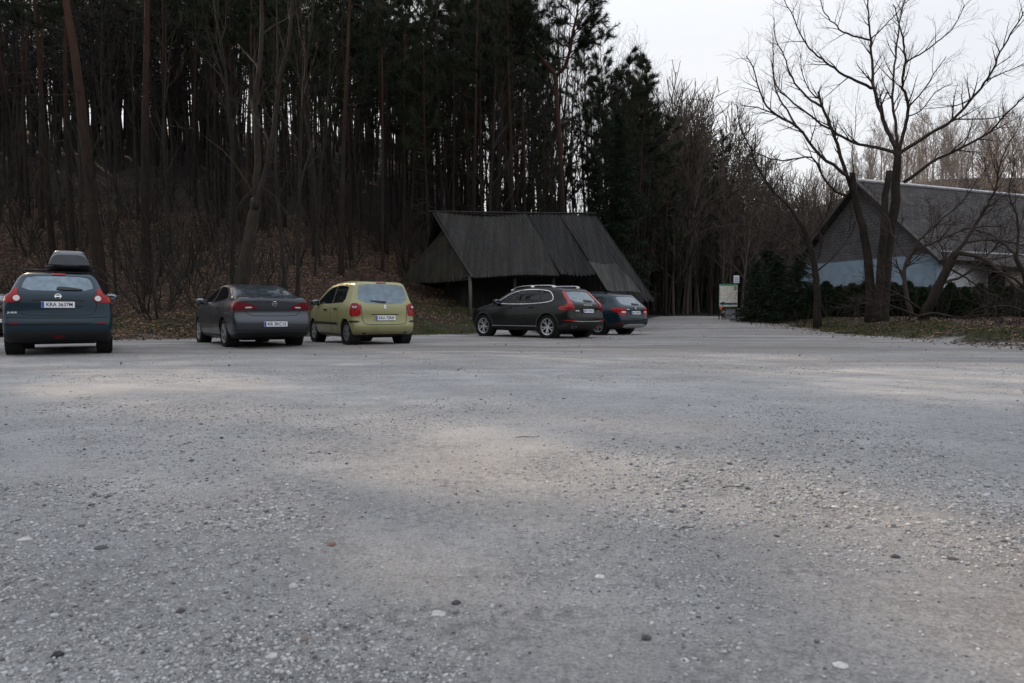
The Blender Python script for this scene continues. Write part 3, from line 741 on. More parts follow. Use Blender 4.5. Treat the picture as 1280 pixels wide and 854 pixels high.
loose = t.ramp(fine, [(.34, (.11, .112, .118)), (.46, (.32, .322, .328)), (.55, (.47, .472, .476)), (.68, (.64, .636, .63))])
pat = t.noise(.85, 6, .7, t.mapping(pos, (1, 1.5, 1)), .9)                   # compacted pale patches against loose darker ones
k = t.math('MULTIPLY', t.math('MULTIPLY', t.ramp(mid, [(.36, .45), (.60, 1.0)]), t.ramp(pat, [(.40, .25), (.56, 1.0)])), .92)
dust = t.mix(1.0, dust, t.ramp(t.noise(.6, 4, .6, t.mapping(pos, (1, 1.3, 1))), [(.32, .68), (.66, 1.18)]), 'MULTIPLY')
base = t.mix(k, dust, loose)
base = t.mix(t.ramp(grit, [(.36, 1.0), (.56, .0)]), base, t.mix(.60, base, (.08, .08, .085)))
base = t.mix(t.ramp(grit, [(.57, .0), (.70, .7)]), base, (.66, .65, .64))
# pale chips
chip = t.ramp(vor2.outputs['Distance'], [(.10, 1.0), (.22, 0.0)])
chip = t.math('MULTIPLY', chip, t.ramp(vor2.outputs['Color'], [(.80, 0.0), (.84, .8)]))
base = t.mix(chip, base, (.56, .555, .55))
# wheel tracks along the row of cars and sideways across the yard
sep = t.new('ShaderNodeSeparateXYZ'); t.link(pos, sep.inputs[0])
trk = t.noise(1.0, 4, .6, t.mapping(pos, (.055, .62, 1), (0, 0, R(8))), .5)
trk = t.ramp(trk, [(.46, 0.0), (.60, 1.0)])
far = t.new('ShaderNodeMapRange'); far.inputs[1].default_value = 6.5; far.inputs[2].default_value = 11; t.link(sep.outputs['Y'], far.inputs[0])
base = t.mix(t.math('MULTIPLY', t.math('MULTIPLY', trk, far.outputs[0]), .8), base, t.mix(.5, base, (.10, .10, .105)))
fw = t.new('ShaderNodeMapRange'); fw.inputs[1].default_value = 8.5; fw.inputs[2].default_value = 14.5; fw.inputs[4].default_value = .92; t.link(sep.outputs['Y'], fw.inputs[0])
stk = t.noise(1.0, 6, .7, t.mapping(pos, (.10, .85, 1), (0, 0, R(5))), .6)            # dark worn lanes in front of the cars
base = t.mix(t.math('MULTIPLY', fw.outputs[0], t.ramp(stk, [(.34, .25), (.50, .75), (.60, 1.0)])), base, t.mix(.22, (.150, .134, .118), base))
soil = t.ramp(t.noise(9, 6, .7, pos), [(.3, (.012, .008, .006)), (.55, (.034, .021, .014)), (.75, (.062, .038, .023))])
gcol = t.ramp(t.noise(14, 5, .7, pos), [(.3, (.016, .019, .009)), (.6, (.035, .042, .016)), (.8, (.07, .066, .032))])
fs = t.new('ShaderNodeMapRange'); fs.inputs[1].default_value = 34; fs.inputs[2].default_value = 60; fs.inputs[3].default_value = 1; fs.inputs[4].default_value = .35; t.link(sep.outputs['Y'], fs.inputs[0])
soil = t.mix(1.0, soil, fs.outputs[0], 'MULTIPLY')  # soil darker with distance, standing in for shade on the sunlit crest
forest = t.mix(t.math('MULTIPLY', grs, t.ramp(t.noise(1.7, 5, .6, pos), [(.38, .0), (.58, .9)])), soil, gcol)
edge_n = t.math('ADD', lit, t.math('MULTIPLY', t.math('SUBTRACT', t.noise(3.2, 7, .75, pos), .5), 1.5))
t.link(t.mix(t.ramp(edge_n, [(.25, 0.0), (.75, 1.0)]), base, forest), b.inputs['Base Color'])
setp(b, Roughness=.92); b.inputs['Specular IOR Level'].default_value = .25
hgt = t.math('ADD', t.math('MULTIPLY', vor.outputs['Distance'], -.25), t.math('ADD', t.math('MULTIPLY', fine, 1.6), t.math('MULTIPLY', grit, .8)))
t.link(t.bump(hgt, 1.0, .020), b.inputs['Normal'])
ground = tag(obj('ground', gme, m), kind='structure')
MG = m

# gravel lying on the yard: far too many to count -> one object
def ico():
    bm = bmesh.new(); bmesh.ops.create_icosphere(bm, subdivisions=1, radius=1)
    V = np.array([v.co[:] for v in bm.verts]); F = np.array([[v.index for v in f.verts] for f in bm.faces]); bm.free(); return V, F
IV, IF = ico()
def pebbles(n, ysamp, size, seed):
    g = np.random.default_rng(seed)
    y = ysamp(g, n); x = (g.random(n) * 2 - 1) * (y * .82 + .4)
    dens = vnoise(x, y, 1.15, 21) * .65 + vnoise(x, y, .37, 22) * .35
    ok = (g.random(n) < np.clip((dens - .46) * 4.5, .07, 1)) & (wood_d(x, y) < -.2) & (bank_d(x, y) < -.1)
    x, y = x[ok], y[ok]; n = len(x)
    s = size(g, n)
    S = np.stack([s * (.8 + .5 * g.random(n)), s * (.7 + .4 * g.random(n)), s * (.42 + .35 * g.random(n))], 1)
    a = g.random(n) * 2 * PI; ca, sa = np.cos(a), np.sin(a)
    jit = 1 + (g.random((n, len(IV))) - .5) * .55
    P = IV[None] * jit[..., None] * S[:, None, :]
    X = P[..., 0] * ca[:, None] - P[..., 1] * sa[:, None] + x[:, None]; Y = P[..., 0] * sa[:, None] + P[..., 1] * ca[:, None] + y[:, None]
    Z = P[..., 2] + (height(x, y) + S[:, 2] * .28)[:, None]
    V = np.stack([X, Y, Z], 2).reshape(-1, 3)
    F = (IF[None] + (np.arange(n) * len(IV))[:, None, None]).reshape(-1, 3)
    tone = g.random(n); return V, F, np.repeat(tone, len(IV))
sets = [pebbles(230000, lambda g, n: .95 + (g.random(n) ** 1.6) * 5.0, lambda g, n: .0016 + .0022 * g.random(n) ** 2 + .006 * g.random(n) ** 12, 3),
        pebbles(60000, lambda g, n: 2.5 + (g.random(n) ** 1.3) * 12.0, lambda g, n: .0035 + .0045 * g.random(n) ** 2 + .010 * g.random(n) ** 14, 4),
        pebbles(1400, lambda g, n: 1.2 + (g.random(n) ** 1.2) * 9.0, lambda g, n: .006 + .008 * g.random(n) ** 3, 5)]
V = []; F = []; T = []; o = 0
for v, f, tn in sets:
    V.append(v); F.append(f + o); T.append(tn); o += len(v)
pme = np_mesh('gravel', np.concatenate(V), np.concatenate(F))
a_ = pme.attributes.new('tone', 'FLOAT', 'POINT'); a_.data.foreach_set('value', np.concatenate(T).astype(np.float32))
m, t, b = newmat('gravel_stone')
tn = t.new('ShaderNodeAttribute', attribute_name='tone').outputs['Fac']
c = t.ramp(tn, [(0, (.07, .07, .074)), (.22, (.22, .22, .223)), (.5, (.36, .361, .363)), (.95, (.42, .42, .42)), (1, (.52, .518, .515))])
c = t.mix(1, c, t.ramp(t.noise(160, 3, .6, t.new('ShaderNodeNewGeometry').outputs['Position']), [(.3, .75), (.7, 1.2)]), 'MULTIPLY')
t.link(c, b.inputs['Base Color']); setp(b, Roughness=.9)
MSTONE = m
tag(obj('gravel', pme, m), 'loose grey gravel chips strewn over the parking yard', 'gravel', kind='stuff')
# the larger stones one can pick out
def stone(px, py, wpx, c, label, flat=.6, sq=1.0):
    Y = CAM_H * FPX / (py - 391.0)
    p = at(px, py, Y); s = wpx / FPX * Y / 2
    g = random.Random(px)
    bm = bmesh.new(); bmesh.ops.create_icosphere(bm, subdivisions=2, radius=1)
    for v in bm.verts:
        f = 1 + (math.sin(v.co.x * 5 + px) * math.cos(v.co.y * 4 + py) * .12) + (g.random() - .5) * .16
        v.co = Vector((v.co.x * s * f * sq, v.co.y * s * f * .85, v.co.z * s * f * flat))
    me = bpy.data.meshes.new('stone'); bm.to_mesh(me); bm.free()
    o = obj('stone', me, simple('stone', c, .9, .3, 60, bump=.004))
    o.location = (p.x, Y, gz(p.x, Y) + s * flat * .15); o.rotation_euler = (0, 0, g.random() * 6)
    tag(o, label, 'stone')
    return o
stone(72, 823, 15, (.028, .030, .034), 'black angular stone near the bottom left corner of the yard', .75)
stone(126, 686, 15, (.07, .068, .072), 'dark flat stone left of the middle of the foreground', .4)
stone(31, 676, 17, (.40, .395, .385), 'pale flat stone at the far left of the foreground', .35)
stone(340, 825, 17, (.40, .40, .39), 'pale grey flat stone at the bottom, left of centre', .3)
stone(367, 733, 14, (.36, .36, .35), 'rounded light grey pebble lying alone left of centre', .6)
stone(415, 680, 12, (.17, .095, .075), 'small reddish brown stone near the left middle of the yard', .5)
stone(226, 765, 13, (.05, .05, .055), 'small dark stone in the lower left of the yard', .5)
stone(380, 803, 14, (.17, .125, .10), 'brownish flat stone at the bottom, left of centre', .4)
stone(548, 772, 20, (.37, .365, .355), 'broken pale stone half sunk at the bottom centre', .3)
stone(570, 758, 12, (.05, .05, .055), 'dark stone beside the broken pale one at bottom centre', .6)
stone(808, 806, 13, (.06, .06, .065), 'small dark stone at the bottom, right of centre', .6)
stone(1119, 702, 12, (.06, .055, .055), 'dark brown stone on the right, below the sunlit streak', .6)
stone(1191, 706, 13, (.07, .07, .075), 'dark flat stone at the right, below the sunlit streak', .4)
stone(1050, 843, 20, (.45, .44, .43), 'white flat stone at the bottom right of the yard', .25)
stone(750, 724, 14, (.46, .455, .445), 'white flat chip lying in the centre right foreground', .25)
stone(856, 835, 12, (.46, .455, .445), 'white elongated chip at the bottom, right of the centre', .3)
# ------------------------------------------------------------------ trees
def bark(name, c0, c1, sc=3.0, top=None, rand=.25):
    m, t, b = newmat(name)
    co = t.coord(); v = t.mapping(co, (sc * 2.2, sc * 2.2, sc * .35))
    f = t.noise(2.0, 6, .7, v, .6)
    col = t.ramp(f, [(.3, c0), (.7, c1)])
    if top:
        sep = t.new('ShaderNodeSeparateXYZ'); t.link(co, sep.inputs[0])
        mr = t.new('ShaderNodeMapRange'); mr.inputs[1].default_value = 6; mr.inputs[2].default_value = 13; t.link(sep.outputs['Z'], mr.inputs[0])
        col = t.mix(mr.outputs[0], col, t.ramp(f, [(.3, tuple(x * .6 for x in top)), (.7, top)]))
    moss = t.ramp(t.noise(.8, 4, .6, co), [(.55, 0.0), (.75, .5)])
    col = t.mix(moss, col, (.045, .05, .025))
    if rand: col = t.mix(1.0, col, t.ramp(t.new('ShaderNodeObjectInfo').outputs['Random'], [(0, 1 - rand), (1, 1 + rand)]), 'MULTIPLY')
    t.link(col, b.inputs['Base Color']); setp(b, Roughness=.93); b.inputs['Specular IOR Level'].default_value = .2
    t.link(t.bump(f, .8, .03), b.inputs['Normal'])
    return m
def leafmat(name, stops, trans=.25):
    m, t, b = newmat(name)
    geo = t.new('ShaderNodeNewGeometry')
    f = t.noise(1.3, 3, .6, t.coord()); g = t.noise(40, 2, .5, t.coord())
    col = t.ramp(t.math('ADD', t.math('MULTIPLY', f, .6), t.math('MULTIPLY', g, .4)), stops)
    col = t.mix(1.0, col, t.ramp(t.new('ShaderNodeObjectInfo').outputs['Random'], [(0, .75), (1, 1.25)]), 'MULTIPLY')
    t.link(col, b.inputs['Base Color']); setp(b, Roughness=.7); b.inputs['Specular IOR Level'].default_value = .2
    tr = t.new('ShaderNodeBsdfTranslucent'); t.link(col, tr.inputs['Color'])
    mx = t.new('ShaderNodeMixShader'); mx.inputs[0].default_value = trans
    t.link(b.outputs[0], mx.inputs[1]); t.link(tr.outputs[0], mx.inputs[2])
    t.link(mx.outputs[0], t.n['Material Output'].inputs['Surface'])
    return m
BK_PINE = bark('pine_bark', (.009, .007, .006), (.032, .022, .017), 3, (.068, .033, .021))
BK_DARK = bark('grey_bark', (.010, .009, .008), (.034, .030, .026), 3)
BK_TWIG = simple('twig_bark', (.030, .025, .021), .9, .3, 4, spec=.2, rand=.25)
BK_PALE = bark('pale_bark', (.018, .015, .012), (.050, .041, .033), 3)
BK_YARD = bark('yard_tree_bark', (.010, .008, .007), (.040, .032, .025), 4, rand=0)
BK_YTWIG = simple('yard_twig_bark', (.040, .031, .026), .9, .3, 6, spec=.2)
BK_FAR_HAZED = simple('far_wood_hazed_bark', (.20, .175, .162), .95, .3, .5, spec=.1)  # paler than real bark: distance haze put into the colour
NEEDLE = leafmat('pine_needles', [(.3, (.010, .015, .009)), (.5, (.024, .032, .018)), (.72, (.055, .064, .034))])
SPRUCE = leafmat('spruce_needles', [(.3, (.006, .012, .007)), (.55, (.014, .025, .013)), (.75, (.030, .044, .021))], .12)
THUJA = leafmat('thuja_scales', [(.3, (.010, .018, .010)), (.55, (.022, .036, .016)), (.75, (.042, .058, .026))], .12)
def rot_about(d, ang, az):
    """tilt direction d by ang in azimuth az"""
    d = d.normalized(); u = d.orthogonal().normalized(); w = d.cross(u)
    return (d * math.cos(ang) + (u * math.cos(az) + w * math.sin(az)) * math.sin(ang)).normalized()
def limb(mb, rnd, p, d, L, r0, r1, n, sides, wob, up):
    pts = [p.copy()]; rr = [r0]; st = L / n
    for i in range(n):
        d = (d + Vector((rnd.gauss(0, wob), rnd.gauss(0, wob), rnd.gauss(0, wob) + up))).normalized()
        p = p + d * st; pts.append(p.copy()); rr.append(r0 + (r1 - r0) * (i + 1) / n)
    mb.tube(pts, rr, sides, False)
    return pts, d, rr
def twigs(mb, rnd, pts, rr, L, lev, maxlev, dens, ang=(.5, 1.0), up=.05, start=.25, wob=.14, shrink=.55, rmin=.004):
    """side shoots along a limb, recursively"""
    tot = sum((pts[i + 1] - pts[i]).length for i in range(len(pts) - 1))
    n = max(1, int(tot * dens))
    for k in range(n):
        f = start + (1 - start) * (k + rnd.random()) / n
        q = f * (len(pts) - 1); i = min(int(q), len(pts) - 2); u = q - i
        p = pts[i].lerp(pts[i + 1], u); d = (pts[i + 1] - pts[i]).normalized()
        r = (rr[i] * (1 - u) + rr[i + 1] * u) * .6
        dd = rot_about(d, rnd.uniform(*ang), rnd.uniform(0, 2 * PI))
        l = L * rnd.uniform(.55, 1.15) * (1.15 - .55 * f)
        ns = 4 if lev < maxlev else 3
        pp, de, r2 = limb(mb, rnd, p, dd, l, max(r, rmin), rmin * .7, ns, 4 if lev <= 1 else 3, wob, up)
        if lev < maxlev:
            twigs(mb, rnd, pp, r2, L * shrink, lev + 1, maxlev, dens * 1.55, ang, up, .2, wob, shrink, rmin)
def bare_tree(seed, H, r, maxlev=3, first=.35, dens=1.0, spread=(.35, .8), crownL=None, lean=.02, rmin=.006, sides=8):
    rnd = random.Random(seed); tr = MB(); cr = MB()
    p = Vector((0, 0, -.6)); d = Vector((rnd.gauss(0, lean), rnd.gauss(0, lean), 1))
    n = 14; pts = [p.copy()]; rr = [r * 1.35]
    for i in range(n):
        d = (d + Vector((rnd.gauss(0, .035), rnd.gauss(0, .035), .05))).normalized(); p = p + d * (H + .6) / n; pts.append(p.copy())
        f = (i + 1) / n; rr.append(max(r * (1 - f) ** .8, rmin))
    tr.tube(pts, rr, sides, False)
    Lc = crownL or H * .28
    twigs(cr, rnd, pts, rr, Lc, 1, maxlev, dens, spread, .06, first, .10, .52, rmin)
    return tr, cr
def needle_clumps(C, D, n, ln, wd, g, spread=1.0):
    """C (k,3) centres, D (k,3) shoot directions: n thin blades each"""
    k = len(C)
    C = np.repeat(C, n, 0); D = np.repeat(D, n, 0); m = k * n
    v = g.normal(size=(m, 3)); v /= np.linalg.norm(v, axis=1, keepdims=True)
    dirn = v * spread + D * .9; dirn /= np.linalg.norm(dirn, axis=1, keepdims=True) + 1e-9
    w = g.normal(size=(m, 3)); w = np.cross(dirn, w); w /= np.linalg.norm(w, axis=1, keepdims=True) + 1e-9
    L = ln * (.6 + .8 * g.random((m, 1))); W = wd * (.7 + .6 * g.random((m, 1)))
    b = C + D * (g.random((m, 1)) - .6) * ln * 1.2
    V = np.stack([b - w * W * .5, b + w * W * .5, b + dirn * L], 1).reshape(-1, 3)
    F = np.arange(m * 3).reshape(-1, 3)
    return V, F
def pine(seed, H, r, crown0=.6, nb=26, bl=2.4, clump=16, stubs=14, ln=.20, paths=None, wd=.030):
    """paths: list of (points, radii, crown start, boughs, bough length); a plain straight pine when None"""
    rnd = random.Random(seed); g = np.random.default_rng(seed); tr = MB(); bw = MB(); C = []; D = []
    if paths is None:
        p = Vector((0, 0, -.6)); d = Vector((rnd.gauss(0, .02), rnd.gauss(0, .02), 1)); pts = [p.copy()]; rr = [r * 1.25]; n = 14
        for i in range(n):
            d = (d + Vector((rnd.gauss(0, .02), rnd.gauss(0, .02), .04))).normalized(); p = p + d * (H + .6) / n; pts.append(p.copy())
            rr.append(max(r * (1 - (i + 1) / n * .93), .02))
        paths = [(pts, rr, crown0, nb, bl)]
    def pick(pts, rr, f):
        n = len(pts) - 1; q = f * n; i = min(int(q), n - 1); u = q - i
        return pts[i].lerp(pts[i + 1], u), rr[i] * (1 - u) + rr[i + 1] * u
    for (pts, rr, c0, nb_, bl_) in paths:
        tr.tube(pts, rr, 9, False)
        for k in range(nb_):
            f = min(c0 + (1 - c0) * (k + rnd.random()) / nb_, .995); h = (f - c0) / (1 - c0)
            L = bl_ * (1.05 - .75 * h ** 1.5) * rnd.uniform(.6, 1.2) * (.55 + .45 * min(1, h * 4))
            az = rnd.uniform(0, 6.28); tilt = rnd.uniform(-.1, .35) + h * .5
            p, rad = pick(pts, rr, f)
            d = Vector((math.cos(az) * math.cos(tilt), math.sin(az) * math.cos(tilt), math.sin(tilt)))
            pp, de, r2 = limb(bw, rnd, p, d, L, min(.3 * rad + .012, .07), .008, 5, 4, .12, .05)
            ns = max(3, int(L * 3.2))
            for k2 in range(ns):
                f2 = .35 + .65 * (k2 + rnd.random()) / ns; q2 = f2 * 5; j = min(int(q2), 4)
                s = pp[j].lerp(pp[j + 1], q2 - j); dd = rot_about(pp[j + 1] - pp[j], rnd.uniform(.4, 1.1), rnd.uniform(0, 6.28)); dd.z = dd.z * .5 + .25; dd.normalize()
                p3, _, _ = limb(bw, rnd, s, dd, L * rnd.uniform(.18, .36), .012, .004, 3, 3, .18, .06)
                for e in (1, 2, 3):
                    if rnd.random() < .85:
                        C.append(p3[e][:]); D.append((p3[e] - p3[e - 1]).normalized()[:])
            C.append(pp[-1][:]); D.append(de[:])
    pts, rr, c0 = paths[0][:3]
    for k in range(stubs):
        p, rad = pick(pts, rr, rnd.uniform(.22, max(c0, .5)) if c0 < 1 else rnd.uniform(.3, .95)); az = rnd.uniform(0, 6.28)
        pp, de, r2 = limb(bw, rnd, p, Vector((math.cos(az), math.sin(az), rnd.uniform(-.3, .3))), rnd.uniform(.4, 2.0), .022, .005, 4, 3, .18, 0)
        if rnd.random() < .6: twigs(bw, rnd, pp, r2, .5, 2, 2, 2.5, rmin=.004)
    V, F = needle_clumps(np.array(C), np.array(D), clump, ln, wd, g)
    return tr, bw, np_mesh('needles', V, F)
def spruce(seed, H, bl, ln=.20, clump=9, whorl=.33, bare=.06):
    rnd = random.Random(seed); g = np.random.default_rng(seed); tr = MB(); bw = MB(); C = []; D = []
    tr.tube([(0, 0, -.5), (0, 0, H * .5), (0, 0, H)], [H * .013, H * .008, .01], 8, False)
    z = H * bare
    while z < H - .1:
        f = z / H; L0 = bl * (1 - f) ** .85 + .15
        for k in range(rnd.randint(5, 7)):
            az = rnd.uniform(0, 6.28); L = L0 * rnd.uniform(.65, 1.12)
            d = Vector((math.cos(az), math.sin(az), .15 - .45 * (1 - f)))
            pp, de, r2 = limb(bw, rnd, Vector((0, 0, z + rnd.uniform(-.15, .15))), d, L, .03, .006, 5, 3, .05, .03)
            ns = max(3, int(L * 7))
            for q in range(ns):
                f2 = (q + rnd.random()) / ns; i = min(int(f2 * 5), 4); s = pp[i].lerp(pp[i + 1], f2 * 5 - i)
                sd = Vector((-d.y, d.x, 0)) * rnd.choice((-1, 1)); o = s + sd * rnd.random() * (.10 + .30 * L * (1 - f2)) + Vector((0, 0, -rnd.random() * .18))
                C.append(o[:]); dv = (d * .7 + sd * .5 + Vector((0, 0, -.5))).normalized(); D.append(dv[:])
        z += whorl * (1.1 - .45 * f)
    V, F = needle_clumps(np.array(C), np.array(D), clump, ln, .045, g, .8)
    return tr, bw, np_mesh('needles', V, F)
def join_tree(root, trunk, crown, leaves=None, mb=None, mt=None, ml=None):
    trunk.build('trunk', mb, root, True)
    if leaves is None:
        crown.build('crown', mt, root, False)
    else:
        n0 = len(leaves.vertices); V = np.empty(n0 * 3, np.float32); leaves.vertices.foreach_get('co', V)
        me = bpy.data.meshes.new('crown'); k0 = len(crown.v)      # boughs and needles are one crown
        me.from_pydata([*crown.v, *map(tuple, V.reshape(-1, 3))], [], [*crown.f, *[tuple(k0 + i for i in p.vertices) for p in leaves.polygons]])
        mi = np.ones(len(me.polygons), np.int32); mi[:len(crown.f)] = 0; me.materials.append(mt); me.materials.append(ml); me.polygons.foreach_set('material_index', mi)
        bpy.data.meshes.remove(leaves); obj('crown', me, None, root)
    return root
def inst(proto, x, y, rz, s, label=None, name=None, group=None, first=False, tilt=None, sz=None, sink=0.0):
    o = proto if first else copy_tree(proto)
    o.location = (x, y, gz(x, y) - sink); o.rotation_euler = (tilt[0] if tilt else 0, tilt[1] if tilt else 0, rz); o.scale = (s, s, sz or s)
    if label: o['label'] = label
    if group: o['group'] = group
    return o
# ------------------------------------------------------------------ sky, sun, camera
SUN_AZ, SUN_EL = R(-41), R(24)      # azimuth from +Y (negative = left), elevation
w = bpy.data.worlds.new('World'); scn.world = w; w.use_nodes = True
t = NT(w); bg = t.n['Background']
sky = t.new('ShaderNodeTexSky', sky_type='NISHITA'); sky.sun_disc = False
sky.sun_elevation = SUN_EL; sky.sun_rotation = SUN_AZ
sky.air_density = 1.2; sky.dust_density = 3.0; sky.ozone_density = 1.0
# thin bright haze over the blue sky, brightest overhead
vec = t.coord('Generated'); sp = t.new('ShaderNodeSeparateXYZ'); t.link(vec, sp.inputs[0])
haze = t.ramp(sp.outputs['Z'], [(0.0, (11.2, 11.1, 11.0)), (.35, (10.7, 10.8, 11.1)), (.62, (14.0, 14.3, 15.2)), (1.0, (17.0, 17.8, 19.4))])
cl = t.noise(2.2, 5, .6, t.mapping(vec, (1, 1, 2.2)), .4)
haze = t.mix(1.0, haze, t.ramp(cl, [(.3, (.94, .955, .98)), (.7, (1.04, 1.03, 1.02))]), 'MULTIPLY')
clampd = t.mix(1.0, sky.outputs[0], (11, 11.2, 11.7), 'DARKEN')
t.link(t.mix(.80, clampd, haze), bg.inputs['Color'])
bg.inputs['Strength'].default_value = 0.1
sl = bpy.data.lights.new('sun', 'SUN'); sl.energy = 5.0; sl.angle = R(0.53); sl.color = (1.0, .73, .49)
so = bpy.data.objects.new('sun', sl); COL.objects.link(so)
sdir = Vector((math.sin(SUN_AZ) * math.cos(SUN_EL), math.cos(SUN_AZ) * math.cos(SUN_EL), math.sin(SUN_EL)))
so.rotation_euler = sdir.to_track_quat('Z', 'Y').to_euler(); so.location = sdir * 60
cam = bpy.data.cameras.new('camera'); co_ = bpy.data.objects.new('camera', cam); COL.objects.link(co_); scn.camera = co_
co_.location = (0, 0, CAM_H); co_.rotation_euler = (R(90) - PITCH, 0, 0)
cam.sensor_width = 36; cam.lens = 36 * FPX / 1280; cam.clip_end = 6000; cam.clip_start = .05
cam.dof.use_dof = True; cam.dof.focus_distance = 18; cam.dof.aperture_fstop = 5.6
scn.view_settings.view_transform = 'Standard'; scn.view_settings.look = 'None'; scn.view_settings.exposure = 0
scn.cycles.max_bounces = 6; scn.cycles.diffuse_bounces = 3; scn.cycles.glossy_bounces = 3; scn.cycles.transmission_bounces = 2
# ------------------------------------------------------------------ the parked cars
def park(root, sp, ax, ay, head, label):
    L = sp['L']; h = Vector((-math.sin(R(head)), math.cos(R(head)), 0))
    c = Vector((ax, ay, 0)) + h * (L / 2 - sp['oh'])
    f = c + h * 1.0
    root.location = (c.x, c.y, gz(ax, ay) * .5 + gz(f.x, f.y) * .0 - .004); root.rotation_euler = (0, 0, R(90 + head))
    tag(root, label, 'car', 'cars parked along the edge of the wood'); return root
car1, sh1 = make_car(CROSS); park(car1, CROSS, -8.83, 13.35, 31.5, 'dark blue crossover with a grey box on its roof, at the far left')
car2, sh2 = make_car(SALOON); park(car2, SALOON, -5.94, 16.25, 36, 'grey saloon car with wide dark red tail lights beside the lime green car')
car3, sh3 = make_car(MINI); park(car3, MINI, -3.42, 17.25, 34, 'pale lime green compact car with a tall rear window')
car4, sh4 = make_car(SUV); rails(car4, sh4, 4.69, .60, .95, 2.75, M['chrome']); park(car4, SUV, 1.73, 21.9, 46, 'black off-roader with chrome roof rails and tall red tail lights in front of the barn')
car5, sh5 = make_car(ESTATE); rails(car5, sh5, 4.69, .58, .95, 2.75, M['black_plastic'], .045); park(car5, ESTATE, 3.65, 24.8, 45, 'dark teal estate car with a silver bumper guard behind the black off-roader')
car6 = copy_tree(car2); park(car6, SALOON, -17.2, 23.2, 32, 'dark car half cut off by the left edge of the photo, behind the blue crossover')
for ch in car6.children:
    if ch.data and ch.data.materials and ch.data.materials[0] == P_GREY:
        ch.data = ch.data.copy(); ch.data.materials[0] = P_DARK
# roof bars (part of the crossover) and the roof box riding on them
for xr in (1.25, 2.05):
    P = [Vector(sh1.top([(xr, y)])[0]) for y in (-.56, .56)]; mb = MB()
    zt = max(p.z for p in P) + .10
    mb.tube([(P[0].x, -.60, zt), (P[0].x, .60, zt)], .017, 8)
    for p in P: mb.box((p.x, p.y * .98, (p.z + zt) / 2), (.08, .05, zt - p.z + .03))
    mb.build('roof_bar', M['black_plastic'], car1, True, R(40))
rb = empty('roof_box'); tag(rb, 'grey roof box with a black base, strapped on top of the blue crossover', 'roof box')
def boxlid(z0, top, w0, w1, xs, n=20, p=5.0):
    """lid with a trapezoid cross-section: half-width w0 at the rim, w1 at the top"""
    mb = MB(); V = []; F = []; m_ = n + 1
    for (x, sw, sh_) in xs:
        for i in range(n + 1):
            a = PI * i / n; c, s_ = math.cos(a), math.sin(a); h = abs(s_) ** (2 / p)
            V.append(Vector((x, (w0 + (w1 - w0) * h) * sw * math.copysign(abs(c) ** (2 / p), c), z0 + (top - z0) * sh_ * h)))
    for i in range(len(xs) - 1):
        for k in range(n): F.append((i * m_ + k, i * m_ + k + 1, (i + 1) * m_ + k + 1, (i + 1) * m_ + k))
        F.append((i * m_, (i + 1) * m_, (i + 1) * m_ + n, i * m_ + n))
    F.append(tuple(range(m_))[::-1]); F.append(tuple((len(xs) - 1) * m_ + k for k in range(m_)))
    return mb.add(V, F)
GB = simple('roof_box_grey', (.075, .082, .094), .42, .12, 6)
boxlid(.075, .345, .345, .27, [(-.86, .97, .72), (-.84, .99, .82), (-.70, 1, 1.0), (0, 1, 1.04), (.5, .97, .96), (.8, .85, .7), (.95, .65, .35)]).build('lid', GB, rb, True, R(35))
base = MB()
ring0 = [(x, y) for x, y in chaikin([(-.88, -.42), (.75, -.40), (1.0, -.22), (1.0, .22), (.75, .40), (-.88, .42)], 2)]
V = [(x * .96, y * .85, 0) for x, y in ring0] + [(x, y, .045) for x, y in ring0] + [(x, y, .075) for x, y in ring0]; n_ = len(ring0)
F = [(k, (k + 1) % n_, n_ + (k + 1) % n_, n_ + k) for k in range(n_)] + [(n_ + k, n_ + (k + 1) % n_, 2 * n_ + (k + 1) % n_, 2 * n_ + k) for k in range(n_)]
F += [tuple(reversed(range(n_))), tuple(2 * n_ + k for k in range(n_))]
base.add(V, F).build('base_tray', M['black_plastic'], rb, True, R(30))
boxlid(.30, .368, .27, .24, [(-.76, .92, .35), (-.70, .98, .9), (-.2, 1, 1.0), (-.05, .9, .5)]).build('lid_panel', simple('roof_box_top', (.10, .107, .12), .40, .12, 6, coat=.2), rb, True, R(35))
hd = Vector((-math.sin(R(32)), math.cos(R(32)), 0)); rt = Vector((hd.y, -hd.x, 0))
pt = Vector(car1.location) + hd * (-.36) + rt * .16
rb.location = (pt.x, pt.y, car1.location.z + 1.665); rb.rotation_euler = (0, 0, R(90 + 32))

